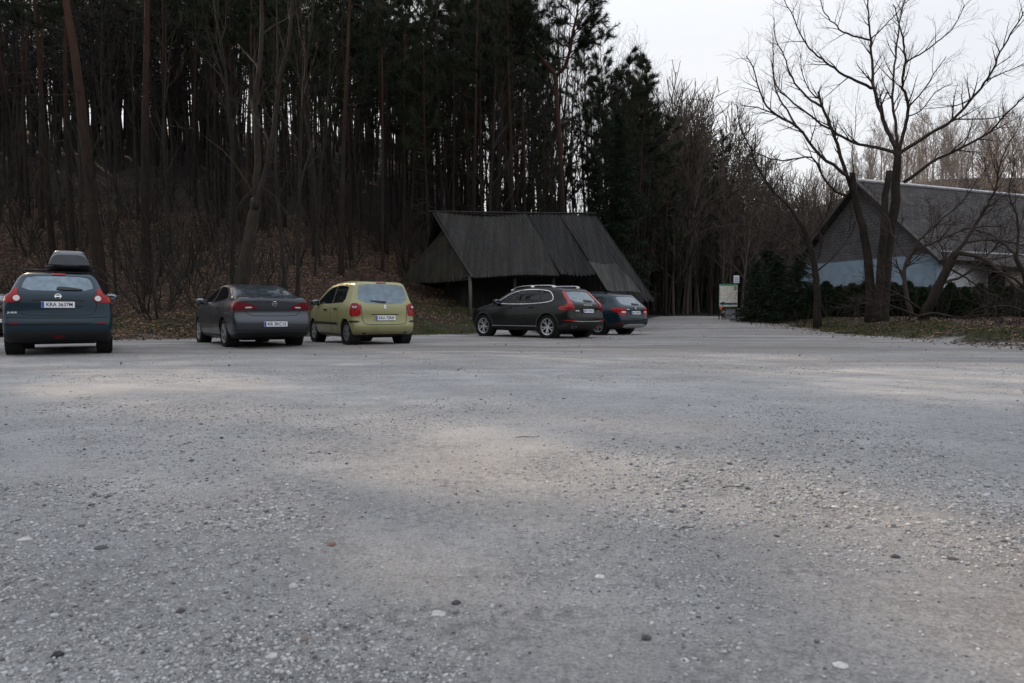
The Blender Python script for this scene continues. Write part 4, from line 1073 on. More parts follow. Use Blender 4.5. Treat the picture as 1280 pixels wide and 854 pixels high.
# ------------------------------------------------------------------ the old barn
K = 1.06
def bn(px, py, Y): return at(px, py, Y * K)
PL, PR = bn(543, 266, 31), bn(745, 268.5, 33.3); EL = bn(592, 346, 27.2); ER = bn(722, 343.5, 28.5); BR = bn(818, 378, 27.6); BL = bn(766, 378, 27.05)
barn = empty('barn', (0, 31, gz(0, 31))); tag(barn, 'old wooden barn with a long corrugated roof and mossy left gable, behind the black off-roader', 'barn')
def bl(p): return Vector(p) - Vector(barn.location)
def roofmat(name, c0, c1, moss, sc):
    m, t, b = newmat(name); co = t.coord()
    f = t.noise(1.4, 6, .7, t.mapping(co, (sc, sc, .5))); g = t.noise(9, 5, .7, co)
    col = t.mix(t.math('MULTIPLY', g, .6), t.ramp(f, [(.38, c0), (.62, c1)]), tuple(x * .5 for x in c0))
    col = t.mix(t.ramp(t.noise(.8, 6, .7, co), [(.42, 0.0), (.60, .9)]), col, moss)
    bd = t.noise(1.0, 3, .6, t.mapping(co, (7.5, .22, .22), (0, 0, R(-16.8))))      # board to board
    col = t.mix(1.0, col, t.ramp(bd, [(.38, .30), (.5, .58), (.64, .95)]), 'MULTIPLY')
    t.link(col, b.inputs['Base Color']); setp(b, Roughness=.8); b.inputs['Specular IOR Level'].default_value = .35
    t.link(t.bump(g, .5, .02), b.inputs['Normal']); return m
ROOF_L = roofmat('old_sheet_roof', (.026, .025, .024), (.062, .060, .057), (.036, .031, .025), 3)
ROOF_R = roofmat('old_board_roof', (.018, .018, .020), (.050, .051, .055), (.028, .025, .022), 5)
MOSSY = roofmat('mossy_thatch', (.014, .011, .008), (.040, .032, .020), (.034, .034, .014), 2)
WOOD = roofmat('weathered_planks', (.012, .010, .009), (.032, .028, .024), (.016, .016, .012), 4)
WOODL = roofmat('grey_post_wood', (.10, .095, .088), (.20, .19, .175), (.10, .10, .08), 4)
def corrug(a, b, c, d, n, amp, sub=8, thick=.03, jag=0.0, seed=1):
    """corrugated sheet between top edge a-b and bottom edge d-c"""
    rnd = random.Random(seed); a, b, c, d = map(Vector, (a, b, c, d)); nr = ((b - a).cross(d - a)).normalized()
    if nr.z < 0: nr = -nr
    mb = MB(); m_ = n * 4; V = []
    for side in (1, 0):
        for i in range(m_ + 1):
            u = i / m_; jg = rnd.uniform(0, jag) if i % 4 == 0 else 0
            for k in range(sub + 1):
                v = k / sub
                p = a.lerp(b, u).lerp(d.lerp(c, u), v * (1 - (jg if k == sub else 0)))
                sag = math.sin(u * 5 + v * 3 + seed) * .055 - .10 * math.sin(u * PI) * (1 - v) * .6
                V.append(p + nr * (amp * math.cos(u * n * 2 * PI) + sag - (0 if side else thick)))
    o = (m_ + 1) * (sub + 1); F = []; q = sub + 1
    for i in range(m_):
        for k in range(sub):
            f = (i * q + k, i * q + k + 1, (i + 1) * q + k + 1, (i + 1) * q + k)
            F.append(f); F.append(tuple(x + o for x in reversed(f)))
        F.append((i * q + sub, i * q + sub + o, (i + 1) * q + sub + o, (i + 1) * q + sub)); F.append((i * q, (i + 1) * q, (i + 1) * q + o, i * q + o))
    for i in (0, m_):
        for k in range(sub): F.append((i * q + k, i * q + k + o, i * q + k + 1 + o, i * q + k + 1))
    return mb.add(V, F)
PM = PL.lerp(PR, .55); EM = EL.lerp(ER, .82)
o_ = corrug(bl(PL), bl(PM), bl(EM), bl(EL), 26, .034, seed=2).build('roof', ROOF_L, barn, True, R(50)); o_['label'] = 'fine corrugated left half of the roof'
PQ = PL.lerp(PR, .76)
V3 = lambda p: Vector(p)
nrm = (PR - PL).cross(EL - PL).normalized(); nrm = nrm if nrm.z > 0 else -nrm
up2 = nrm * .012
tq = (PQ.z - ER.z) / (PQ.z - BL.z); ER2 = PQ.lerp(BL, tq)
o_ = corrug(bl(PM + up2), bl(PQ + up2), bl(ER2 + up2), bl(EM + up2), 9, .045, jag=.06, seed=5).build('roof', ROOF_R, barn, True, R(50)); o_['label'] = 'dark middle of the roof with ragged lower edge'
o_ = corrug(bl(PQ + up2), bl(PR + up2), bl(BR + up2), bl(BL + up2), 9, .045, jag=.05, seed=6).build('roof', ROOF_R, barn, True, R(50)); o_['label'] = 'dark right end of the roof reaching almost to the ground'
# a loose lighter sheet lying on the low part
s0, s1, s2, s3 = bn(734, 332, 28.2), bn(768, 332, 28.5), bn(800, 371, 27.05), bn(758, 366, 26.8)
corrug(bl(s0 + nrm * .16), bl(s1 + nrm * .16), bl(s2 + nrm * .16), bl(s3 + nrm * .16), 3, .008).build('loose_sheet', roofmat('loose_sheet_grey', (.036, .036, .034), (.06, .06, .056), (.04, .04, .03), 2), barn)
# back slope
dn = Vector((.289, -.957, 0)); bk = -dn * 5.2 + Vector((0, 0, -3.6))
corrug(bl(PR), bl(PL), bl(PL + bk), bl(PR + bk), 20, .03, seed=9).build('back_roof', ROOF_R, barn, True, R(50))
# left gable end: mossy lean-to slope under the ridge
GT = PL.lerp(PR, .075) + Vector((0, 0, -.75)); GN = bn(588, 351, 27.5); GF = bn(500, 353, 34)
corrug(bl(GT + Vector((-.15, -.1, 0))), bl(GT + Vector((.15, .1, 0))), bl(GN), bl(GF), 34, .022, jag=.16, seed=12, sub=10).build('gable_slope', MOSSY, barn, True, R(60))
# barge boards along the left verge
mb = MB(); e0 = bl(PL) + Vector((-.05, 0, -.02)); e1 = bl(EL) + Vector((-.05, -.05, -.05)); mb.tube([e0, e0.lerp(e1, .5) + Vector((0, 0, -.05)), e1], [.06, .07, .07], 4); mb.build('barge_board', WOOD, barn)
MB().tube([bl(PL) + Vector((-.25, -.05, .05)), bl(PL.lerp(PR, .5)) + Vector((0, 0, .03)), bl(PR) + Vector((0, 0, .06))], [.05, .06, .05], 6).build('ridge_board', WOOD, barn)
# walls set back under the eaves, posts in front
def wallp(p, q, h0, h1, name, mat_, th=.08):
    mb = MB(); d = (q - p); n = max(1, int(d.length / .19)); rnd = random.Random(int(p.x * 10))
    nn = Vector((-d.y, d.x, 0)).normalized()
    for i in range(n):
        a = p + d * (i / n); b_ = p + d * ((i + .95) / n); o = nn * rnd.uniform(0, .025)
        z0, z1 = h0, h1 + rnd.uniform(-.05, .03)
        A = [a + o, b_ + o, b_ + o + nn * th, a + o + nn * th]
        mb.add([Vector((v.x, v.y, z0)) for v in A] + [Vector((v.x, v.y, z1)) for v in A], [(3, 2, 1, 0), (4, 5, 6, 7), (0, 1, 5, 4), (1, 2, 6, 5), (2, 3, 7, 6), (3, 0, 4, 7)])
    return mb.build(name, mat_, barn)
rd = (PR - PL); rd.z = 0; rd.normalize()
w0 = EL - dn * 2.0 + rd * .1; w1 = w0 + rd * 6.6; bz = -barn.location.z
wallp(bl(w0) * 1, bl(w1), -.4, 2.45, 'wall', WOOD)
g0 = w0; g1 = w0 - dn * 4.6; wallp(bl(g1), bl(g0), -.4, 2.3, 'gable_wall', WOOD)
wallp(bl(w1), bl(w1 - dn * 4.6), -.4, 2.3, 'gable_wall', WOOD)
for f, hgt_, mm in ((.0, 1.75, WOODL), (.42, 1.8, WOOD), (.8, 1.85, WOOD)):
    p = bl(EL.lerp(ER, f) - dn * .25 + rd * -.1); gp = p + Vector(barn.location); zg = gz(gp.x, gp.y) - barn.location.z
    top_z = (EL.z - barn.location.z) + .05
    MB().tube([(p.x, p.y, zg - .3), (p.x + .02, p.y, (zg + top_z) / 2), (p.x, p.y, top_z)], .075, 8).build('post', mm, barn, True)
q0 = EL - dn * .25 - rd * .1; q1 = ER - dn * .25
MB().tube([bl(q0) + Vector((-.2, 0, .0)), bl(q1) + Vector((0, 0, .02))], .07, 6).build('eaves_beam', WOOD, barn)
p = bl(w0 - dn * .3 - rd * 2.2); wallp(bl(w0) - rd * 2.4 - dn * 1.2, bl(w0) - rd * .1, -.5, .55, 'low_wall', WOOD)

# ------------------------------------------------------------------ house beyond the hedge
house = empty('house', (28, 46, gz(28, 46))); tag(house, 'grey slate roofed house with a blue gable wall behind the bare trees', 'house')
hz = house.location.z
def slates(name, c0, c1, U, Vv, bw=.34, rh=.2):
    """rows of slates: U runs along the rows, Vv up the slope"""
    m, t, b = newmat(name); co = t.coord(); cb = t.new('ShaderNodeCombineXYZ')
    for k, ax in enumerate((U, Vv)):
        dt = t.new('ShaderNodeVectorMath', operation='DOT_PRODUCT'); dt.inputs[1].default_value = ax; t.link(co, dt.inputs[0]); t.link(dt.outputs['Value'], cb.inputs[k])
    br = t.new('ShaderNodeTexBrick'); br.inputs['Scale'].default_value = 1.0; br.inputs['Brick Width'].default_value = bw; br.inputs['Row Height'].default_value = rh
    br.inputs['Mortar Size'].default_value = .018; br.inputs['Color1'].default_value = (*c0, 1); br.inputs['Color2'].default_value = (*c1, 1); br.inputs['Mortar'].default_value = (*(x * .6 for x in c0), 1)
    t.link(cb.outputs[0], br.inputs['Vector'])
    n_ = t.noise(.7, 6, .7, co); st = t.noise(2.2, 4, .6, co)
    col = t.mix(1, br.outputs['Color'], t.ramp(n_, [(.3, .62), (.7, 1.35)]), 'MULTIPLY')
    col = t.mix(t.ramp(st, [(.55, 0.0), (.75, .35)]), col, (.09, .085, .075))
    t.link(col, b.inputs['Base Color']); setp(b, Roughness=.95); b.inputs['Specular IOR Level'].default_value = .1
    t.link(t.bump(br.outputs['Fac'], -.5, .03), b.inputs['Normal']); return m
rdir = Vector((.932, .362, 0)); ndir = Vector((.362, -.932, 0))
pk = Vector((22.9, 45, 9.35)); HW = 5.4; EZ = 4.35
def hl(p): return Vector(p) - Vector(house.location)
ang = math.atan2(rdir.y, rdir.x)
SL_G = slates('gable_slates', (.105, .102, .106), (.122, .118, .122), tuple(ndir), (0, 0, 1)); SL_R = slates('roof_slates', (.050, .047, .048), (.075, .070, .069), tuple(rdir), (ndir.x * .73, ndir.y * .73, -.68))
BLUE = simple('blue_wall_paint', (.235, .315, .385), .85, .12, 2); WHITE = simple('white_wall_paint', (.46, .47, .49), .85, .1, 2); STONEB = simple('beige_wall', (.16, .14, .11), .9, .2, 3)
LEN = 22.0
def slab(name, pts, th, mat_, parent):
    pts = [Vector(p) for p in pts]; n = (pts[1] - pts[0]).cross(pts[2] - pts[0]).normalized(); m_ = len(pts)
    mb = MB(); mb.add([p for p in pts] + [p - n * th for p in pts], [tuple(range(m_)), tuple(reversed(range(m_, 2 * m_)))] + [((i + 1) % m_, i, m_ + i, m_ + (i + 1) % m_) for i in range(m_)])
    return mb.build(name, mat_, parent)
nearE = pk + ndir * HW; farE = pk - ndir * HW; nearE.z = farE.z = EZ
ov = -rdir * .5
sl_d = Vector((ndir.x * HW, ndir.y * HW, EZ - pk.z)); sl_f = Vector((-ndir.x * HW, -ndir.y * HW, EZ - pk.z))
slab('roof_slope', [hl(pk + ov), hl(pk + ov + sl_d * 1.10), hl(pk + sl_d * 1.10 + rdir * LEN), hl(pk + rdir * LEN)], .16, SL_R, house)
slab('roof_slope', [hl(pk + ov), hl(pk + rdir * LEN), hl(pk + sl_f * 1.10 + rdir * LEN), hl(pk + ov + sl_f * 1.10)], .16, SL_R, house)
MB().tube([hl(pk + ov + Vector((0, 0, .06))), hl(pk + rdir * LEN + Vector((0, 0, .06)))], .13, 8).build('ridge_cap', simple('ridge_tiles', (.40, .40, .42), .35, .25, 3, metallic=.3), house)  # pale tone paints the sun glint along the ridge
for q in (sl_d, sl_f):
    MB().tube([hl(pk + ov * 1.05 + Vector((0, 0, -.1))), hl(pk + ov * 1.05 + q * 1.10 + Vector((0, 0, -.1)))], .13, 4).build('barge_board', simple('dark_barge', (.05, .045, .042), .8, .2, 4), house)
zb = gz(24, 42) - .5
def P3(p, z): return hl(Vector((p.x, p.y, z)))
inn = pk + ndir * (HW - .02); inf = pk - ndir * (HW - .02)
mid = EZ + .25
slab('gable_cladding', [P3(inf, mid - .3), P3(inn, mid - .3), P3(inn, EZ), hl(pk + Vector((0, 0, -.2))), P3(inf, EZ)], .2, SL_G, house)
slab('gable_wall', [P3(inf - rdir * .0 + rdir * .03, zb), P3(inn + rdir * .03, zb), P3(inn + rdir * .03, mid - .3), P3(inf + rdir * .03, mid - .3)], .22, BLUE, house)
slab('side_wall', [P3(inn + rdir * .3, zb), P3(inn + rdir * LEN, zb), P3(inn + rdir * LEN, EZ + .1), P3(inn + rdir * .3, EZ + .1)], .22, WHITE, house)
wn = inn + rdir * 4.2 + ndir * .005
wm_ = slab('window', [P3(wn, 2.0), P3(wn + rdir * 1.1, 2.0), P3(wn + rdir * 1.1, 3.3), P3(wn, 3.3)], -.03, simple('window_frame_white', (.7, .7, .7), .5, .05, 5), house)
slab('pane', [P3(wn + rdir * .09 + ndir * .04, 2.09), P3(wn + rdir * 1.01 + ndir * .04, 2.09), P3(wn + rdir * 1.01 + ndir * .04, 3.21), P3(wn + rdir * .09 + ndir * .04, 3.21)], -.01, M['glass'], wm_)
# porch roof on the long side
pa = pk + ndir * HW * 1.0 + rdir * 2.6; pa.z = EZ - .15
slab('porch_roof', [hl(pa), hl(pa + ndir * 1.9 + Vector((0, 0, -.75))), hl(pa + ndir * 1.9 + rdir * 9 + Vector((0, 0, -.75))), hl(pa + rdir * 9)], .14, SL_R, house)
pb = pa + ndir * 1.5
slab('porch_wall', [P3(pb + rdir * 1.2, zb), P3(pb + rdir * 8.6, zb), P3(pb + rdir * 8.6, EZ - .75), P3(pb + rdir * 1.2, EZ - .75)], .15, STONEB, house)

# ------------------------------------------------------------------ notice board, street sign, cabinet and the child
YB = 45.0
pb_ = at(910, 398, YB); gb = gz(pb_.x, YB)
board = empty('notice_board', (pb_.x, YB, gb)); tag(board, 'large white tourist map board with a green frame at the start of the forest path', 'notice board')
zt = at(910, 355, YB).z - gb; zl = at(910, 384, YB).z - gb
bwid = 23.5 / FPX * YB
MB().box((0, 0, (zt + zl) / 2), (bwid, .05, zt - zl)).build('panel', simple('board_green', (.05, .16, .09), .5, .2, 5), board)
m, t, b = newmat('map_print'); co = t.coord()
f = t.noise(7, 6, .75, co, 1.5); g = t.noise(11, 3, .6, co)
col = t.ramp(f, [(.36, (.24, .31, .22)), (.46, (.52, .55, .46)), (.54, (.72, .70, .66)), (.64, (.42, .50, .36))])
col = t.mix(t.ramp(g, [(.56, 0.0), (.62, .8)]), col, (.50, .18, .14)); t.link(col, b.inputs['Base Color']); setp(b, Roughness=.5)
prt = MB().box((0, -.028, (zt + zl) / 2 - .02), (bwid - .07, .012, zt - zl - .12)).build('map_print', m, board)
MB().box((0, -.036, zl + .22), (bwid - .12, .008, .13)).build('caption_strip', simple('caption_dark', (.05, .07, .08), .5, .5, 22), prt)
MB().box((bwid * .36, -.036, zt - .28), (.17, .008, .26)).build('legend_panel', simple('legend_green', (.12, .22, .14), .5, .4, 22), prt)
MB().box((0, -.036, zt - .10), (bwid - .12, .008, .07)).build('header_strip', simple('header_green', (.10, .32, .18), .5, .5, 24), prt)
for sx_ in (-bwid / 2 + .04, bwid / 2 - .04): MB().tube([(sx_, .05, -.3), (sx_, .05, zt + .06)], .04, 8).build('post', WOOD, board)
pc = at(913.5, 398, YB + .35); cab = empty('cabinet', (pc.x, pc.y, gz(pc.x, pc.y))); tag(cab, 'plain grey metal cabinet standing under the tourist map board', 'cabinet')
GC = simple('cabinet_grey', (.22, .23, .25), .6, .1, 3)
MB().box((0, 0, .36), (.74, .3, .72)).build('body', GC, cab, bevel=.01); MB().box((0, -.158, .36), (.62, .02, .6)).build('door', GC, cab, bevel=.005); MB().box((.24, -.172, .38), (.03, .02, .1)).build('handle', M['black_plastic'], cab)
MB().box((0, 0, .735), (.8, .36, .03)).build('lid', GC, cab)
ps = at(915.5, 398, YB + .9); sg_ = empty('sign_post', (ps.x, ps.y, gz(ps.x, ps.y))); tag(sg_, 'small white sign on a dark pole rising above the map board', 'sign')
zs1 = at(915, 344.5, YB + .9).z - sg_.location.z; zs0 = at(915, 354, YB + .9).z - sg_.location.z
MB().tube([(0, 0, -.3), (0, 0, zs1 + .08)], .045, 8).build('pole', WOOD, sg_)
pl_ = MB().box((.22, -.05, (zs0 + zs1) / 2), (.38, .02, zs1 - zs0)).build('plate', M['plate_white'], sg_)
for k_ in range(3): MB().box((.22, -.063, zs0 + .12 + k_ * .11), (.28 - .05 * (k_ % 2), .006, .035)).build('lettering', simple('grey_lettering', (.25, .26, .28), .6, .3, 30), pl_)
# pale slatted gate to the right of the cabinet
pg = at(920.5, 398, YB + .6); ga = empty('gate', (pg.x, pg.y, gz(pg.x, pg.y))); tag(ga, 'low pale wire gate between the cabinet and the dark conifers', 'gate')
mb = MB()
for k_ in range(9): mb.tube([(k_ * .065, 0, .05), (k_ * .065, 0, .70)], .007, 5)
for zz in (.08, .38, .68): mb.tube([(0, 0, zz), (.52, 0, zz)], .012, 6)
mb.build('wire_panel', simple('galvanised', (.35, .36, .38), .5, .1, 5, metallic=.5), ga)
MB().tube([(.56, 0, -.2), (.56, 0, .85)], .04, 8).build('post', WOOD, ga)
# the child
pp_ = at(903.5, 399, 43.2); pz = gz(pp_.x, pp_.y)
child = empty('person', (pp_.x, pp_.y, pz), R(12)); tag(child, 'small child in dark jacket and blue scarf with orange backpack beside the map board', 'person')
def skin_body(name, verts, edges, radii, mat_, parent, root=0):
    me = bpy.data.meshes.new(name); me.from_pydata(verts, edges, []); o = obj(name, me, None, parent)
    md = o.modifiers.new('skin', 'SKIN'); md.use_smooth_shade = True
    for i, r_ in enumerate(radii):
        sv = me.skin_vertices[0].data[i]; sv.radius = (r_, r_) if not hasattr(r_, '__len__') else r_; sv.use_root = (i == root)
    s_ = o.modifiers.new('sub', 'SUBSURF'); s_.levels = 1; s_.render_levels = 1
    dg = bpy.context.evaluated_depsgraph_get(); dg.update(); me2 = bpy.data.meshes.new_from_object(o.evaluated_get(dg)); o.modifiers.clear(); o.data = me2
    me2.materials.clear(); me2.materials.append(mat_); me2.polygons.foreach_set('use_smooth', np.ones(len(me2.polygons), bool)); return o
NAVY = simple('navy_cloth', (.012, .016, .03), .9, .3, 20); DKT = simple('dark_trousers', (.035, .03, .032), .9, .3, 20); ORG = simple('orange_cloth', (.55, .14, .07), .8, .25, 20)
CYAN = simple('cyan_wool', (.03, .22, .34), .9, .2, 30); SKIN = simple('skin', (.45, .27, .20), .6, .1, 10)
skin_body('body', [(0, 0, .52), (0, 0, .66), (0, 0, .84), (0, 0, .93), (0, 0, 1.03), (.0, .07, .50), (.02, .075, .27), (0, .08, .05), (.09, .085, .03), (0, -.07, .50), (.05, -.075, .28), (-.03, -.08, .06), (.07, -.085, .03),
                   (0, .13, .83), (.02, .19, .67), (.09, .18, .55), (.12, .17, .50), (0, -.13, .83), (.02, -.19, .67), (.08, -.18, .55), (.11, -.17, .50)],
          [(0, 1), (1, 2), (2, 3), (3, 4), (0, 5), (5, 6), (6, 7), (7, 8), (0, 9), (9, 10), (10, 11), (11, 12), (2, 13), (13, 14), (14, 15), (15, 16), (2, 17), (17, 18), (18, 19), (19, 20)],
          [(.10, .085), (.10, .085), (.10, .08), .045, .08, .07, .05, .038, .035, .07, .05, .038, .035, .055, .042, .034, .028, .055, .042, .034, .028], SKIN, child)
skin_body('jacket', [(0, 0, .50), (0, 0, .66), (0, 0, .86), (0, .14, .83), (.02, .195, .67), (.085, .185, .56), (0, -.14, .83), (.02, -.195, .67), (.075, -.185, .56)], [(0, 1), (1, 2), (2, 3), (3, 4), (4, 5), (2, 6), (6, 7), (7, 8)],
          [(.125, .11), (.12, .105), (.11, .09), .065, .055, .045, .065, .055, .045], NAVY, child)
for s_, kx in ((1, .02), (-1, .05)): skin_body('trouser_leg', [(0, s_ * .06, .54), (kx, s_ * .077, .28), (kx - .04, s_ * .082, .09)], [(0, 1), (1, 2)], [.082, .062, .05], DKT, child)
MB().ball((0, 0, 1.07), .105, 1.0, .95, 1.0).build('hat', NAVY, child, True); MB().ball((.0, 0, 1.0), .10, 1.02, 1.0, .5).build('scarf', CYAN, child, True)
MB().ball((-.14, .0, .76), .115, .6, .85, 1.15, 12, 8, .7).build('backpack', ORG, child, True)
# ------------------------------------------------------------------ the big bare trees on the right bank
def H1(x, y): return (880 + x / 2.0325, y / 2.0325)
def H2(x, y): return (930 + x / 3.557, y / 3.557)
def traced(name, Y0, gx_, limbs, label, Lt, dens, seed, maxlev=3, mb_=None, rmin=.006, base_y=399):
    """a tree from traced limbs: (map, points, depth drift per point, r0, r1, is_trunk)"""
    rnd = random.Random(seed); p0 = at(gx_, base_y, Y0); zg = gz(p0.x, Y0); root = empty(name, (p0.x, Y0, zg)); tag(root, label, 'tree')
    tr = MB(); cr = MB(); O = Vector((p0.x, Y0, zg))
    for (mp, P, drift, y0, r0, r1, trunk) in limbs:
        # densify with Catmull-Rom
        Q = [mp(*q) for q in P]; n = len(Q); pts = []; rr = []
        for i in range(n - 1):
            a, b_, c, d = Q[max(i - 1, 0)], Q[i], Q[i + 1], Q[min(i + 2, n - 1)]
            for k in range(4):
                u = k / 4
                x = .5 * (2 * b_[0] + (c[0] - a[0]) * u + (2 * a[0] - 5 * b_[0] + 4 * c[0] - d[0]) * u * u + (3 * b_[0] - 3 * c[0] + d[0] - a[0]) * u ** 3)
                y = .5 * (2 * b_[1] + (c[1] - a[1]) * u + (2 * a[1] - 5 * b_[1] + 4 * c[1] - d[1]) * u * u + (3 * b_[1] - 3 * c[1] + d[1] - a[1]) * u ** 3)
                f = (i + u) / (n - 1); pts.append((x, y, f))
        pts.append((*Q[-1], 1.0))
        W = []
        for (x, y, f) in pts:
            Y = Y0 + y0 + drift * f
            w = at(x, y, Y) - O
            if trunk == 1 and f == 0: w.z = min(w.z, -.4)
            W.append(w + Vector((rnd.gauss(0, .012), rnd.gauss(0, .03), rnd.gauss(0, .012)))); rr.append(r0 + (r1 - r0) * f ** .8)
        if trunk == 1: rr[0] *= 1.35; rr[1] *= 1.12
        (tr if trunk else cr).tube(W, rr, 10 if trunk else 6, bool(trunk))
        if trunk != 1: twigs(cr, rnd, W, rr, Lt, 1, maxlev, dens, (.4, .95), .06, .22, .10, .55, rmin)
    tr.build('trunk', mb_ or BK_YARD, root, True); cr.build('crown', BK_YTWIG, root)
    return root
A = H2
traced('yard_tree', 30, 1094, [
    (H1, [(448, 815), (460, 700), (472, 600), (488, 480), (492, 385)], 0, 0, .31, .145, 1),
    (H1, [(436, 815), (448, 690), (456, 570), (470, 435)], -.5, -.2, .20, .12, 1),
    (H1, [(424, 815), (420, 690), (402, 575), (384, 500), (377, 440)], -.4, .1, .22, .11, 1),
    (A, [(685, 672), (650, 600), (610, 500), (575, 390), (572, 300), (563, 180), (553, 60), (553, -70)], 1.2, 0, .115, .022, 0),
    (A, [(680, 668), (675, 560), (660, 470), (662, 380), (675, 260), (688, 130), (710, 20), (740, -70)], 2.4, 0, .075, .02, 0),
    (A, [(688, 668), (715, 570), (730, 480), (708, 390), (705, 330), (718, 270), (708, 190), (690, 110), (665, 20)], -1.8, 0, .085, .02, 0),
    (A, [(695, 680), (820, 600), (930, 530), (1020, 430), (1085, 350), (1140, 230), (1200, 130), (1245, 50)], -2.2, 0, .09, .022, 0),
    (A, [(712, 810), (830, 725), (960, 660), (1090, 590), (1160, 510), (1245, 430)], -3.0, 0, .08, .025, 0),
    (A, [(675, 682), (590, 655), (490, 635), (390, 580), (300, 520), (200, 440), (140, 370), (130, 250)], 2.6, 0, .08, .02, 0),
    (A, [(572, 395), (500, 360), (400, 305), (330, 250), (260, 170), (215, 70), (180, 0)], -1.5, .5, .07, .016, 0),
    (A, [(563, 180), (460, 150), (400, 105), (350, 40), (340, -20)], 1.0, .9, .045, .015, 0),
    (A, [(565, 175), (620, 120), (670, 70), (700, 30)], -1.2, .9, .035, .012, 0),
    (A, [(718, 275), (800, 230), (880, 170), (940, 110), (980, 20)], -1.8, -1.0, .04, .012, 0),
    (A, [(730, 482), (800, 400), (850, 320), (900, 250)], -1.2, -.5, .04, .012, 0),
    (A, [(722, 520), (790, 490), (850, 410), (930, 370)], 1.5, -.4, .035, .012, 0),
    (A, [(1085, 355), (1160, 320), (1245, 285)], .8, -1.3, .035, .012, 0),
    (A, [(930, 530), (1050, 530), (1130, 520), (1200, 500)], -1.0, -.8, .035, .012, 0),
    (A, [(1010, 440), (960, 465), (880, 478), (800, 485)], 1.2, -1.1, .03, .01, 0),
    (A, [(474, 800), (440, 770), (340, 690), (235, 565), (120, 495), (70, 400), (40, 300), (10, 250)], -2.2, -.2, .085, .015, 0),
    (A, [(235, 565), (190, 490), (140, 400), (130, 300), (128, 190)], 1.5, -1.0, .05, .015, 0),
    (A, [(480, 850), (430, 700), (395, 590), (345, 470), (330, 408)], 1.4, -.2, .085, .045, 2),
    (A, [(345, 475), (280, 430), (215, 345), (180, 250), (145, 180), (130, 80)], .8, .9, .055, .014, 0),
    (A, [(330, 440), (290, 400), (255, 310), (250, 230)], -1, 1.1, .035, .012, 0),
    (A, [(450, 870), (390, 840), (340, 760), (300, 700), (170, 712), (70, 690), (0, 640)], -2.4, -.3, .06, .016, 0),
    (A, [(-10, 470), (60, 480), (130, 505), (235, 565)][::-1], -1.0, -.8, .045, .014, 0),
    (A, [(490, 770), (480, 690), (495, 560), (500, 470)], .6, -.4, .025, .01, 0),
], 'tallest bare tree on the right, several thick stems rising from one base before the house', 1.5, 2.5, 5, rmin=.0036)
I = lambda x, y: (x, y)
traced('yard_tree', 31, 1022, [
    (I, [(1022, 400), (1021, 365), (1018, 330), (1010, 300), (998, 275)], .3, 0, .17, .10, 1),
    (I, [(998, 275), (983, 255), (968, 241), (950, 215), (938, 186), (924, 155), (922, 130)], -1.5, .3, .085, .015, 0),
    (I, [(1018, 330), (1026, 315), (1027, 296), (1022, 290)], .5, .2, .05, .03, 0),
    (I, [(1016, 322), (1000, 290), (985, 275), (972, 268), (960, 262)], 1.4, .2, .05, .012, 0),
    (I, [(1010, 300), (1030, 275), (1040, 245), (1048, 215)], -1.2, .2, .045, .012, 0),
    (I, [(1016, 325), (985, 300), (945, 285), (905, 282), (870, 292)], -1.0, .2, .05, .01, 0),
    (I, [(1018, 335), (990, 318), (955, 312), (925, 318)], 1.0, .2, .04, .01, 0),
    (I, [(1004, 290), (975, 262), (940, 250), (900, 252)], 1.6, .2, .04, .01, 0),
    (I, [(1020, 340), (1045, 318), (1065, 290), (1075, 262)], -1.0, .2, .045, .01, 0),
], 'slim bare tree leaning left, standing left of the tallest bare tree', 1.3, 2.9, 6, base_y=400)
traced('yard_tree', 25.5, 1150, [
    (I, [(1150, 409), (1160, 385), (1175, 354), (1195, 315)], -.6, 0, .22, .13, 1),
    (I, [(1195, 315), (1215, 288), (1230, 262), (1244, 236), (1252, 200), (1268, 170)], -1.2, -.5, .08, .012, 0),
    (I, [(1140, 398), (1132, 360), (1136, 320), (1175, 300), (1214, 285), (1260, 284)], 1.2, 0, .10, .015, 0),
    (I, [(1195, 315), (1225, 322), (1250, 338), (1268, 358), (1290, 372)], -2.0, -.5, .09, .03, 0),
    (I, [(1205, 302), (1240, 300), (1275, 306), (1300, 318)], .8, -.4, .05, .012, 0),
    (I, [(1136, 325), (1120, 300), (1108, 270), (1090, 250)], 1.5, .4, .04, .01, 0),
    (I, [(1150, 395), (1170, 392), (1200, 397), (1235, 393), (1270, 396)], -1.0, -.2, .05, .012, 0),
    (I, [(1155, 390), (1130, 372), (1112, 362), (1090, 355)], -1.2, 0, .045, .01, 0),
    (I, [(1175, 354), (1205, 345), (1235, 318), (1262, 300), (1290, 296)], 1.4, -.3, .06, .012, 0),
    (I, [(1136, 330), (1150, 300), (1180, 272), (1205, 250), (1222, 222)], -1.3, .2, .05, .012, 0),
    (I, [(1160, 380), (1178, 352), (1180, 320), (1170, 290), (1176, 262)], 1.8, 0, .05, .012, 0),
    (I, [(1150, 396), (1120, 384), (1092, 378), (1066, 384)], 1.0, -.2, .04, .01, 0),
    (I, [(1185, 335), (1215, 352), (1238, 372), (1256, 390)], -1.0, -.2, .04, .01, 0),
], 'low bare tree leaning to the right with arching branches, at the edge of the yard', 1.3, 3.4, 7, base_y=408)
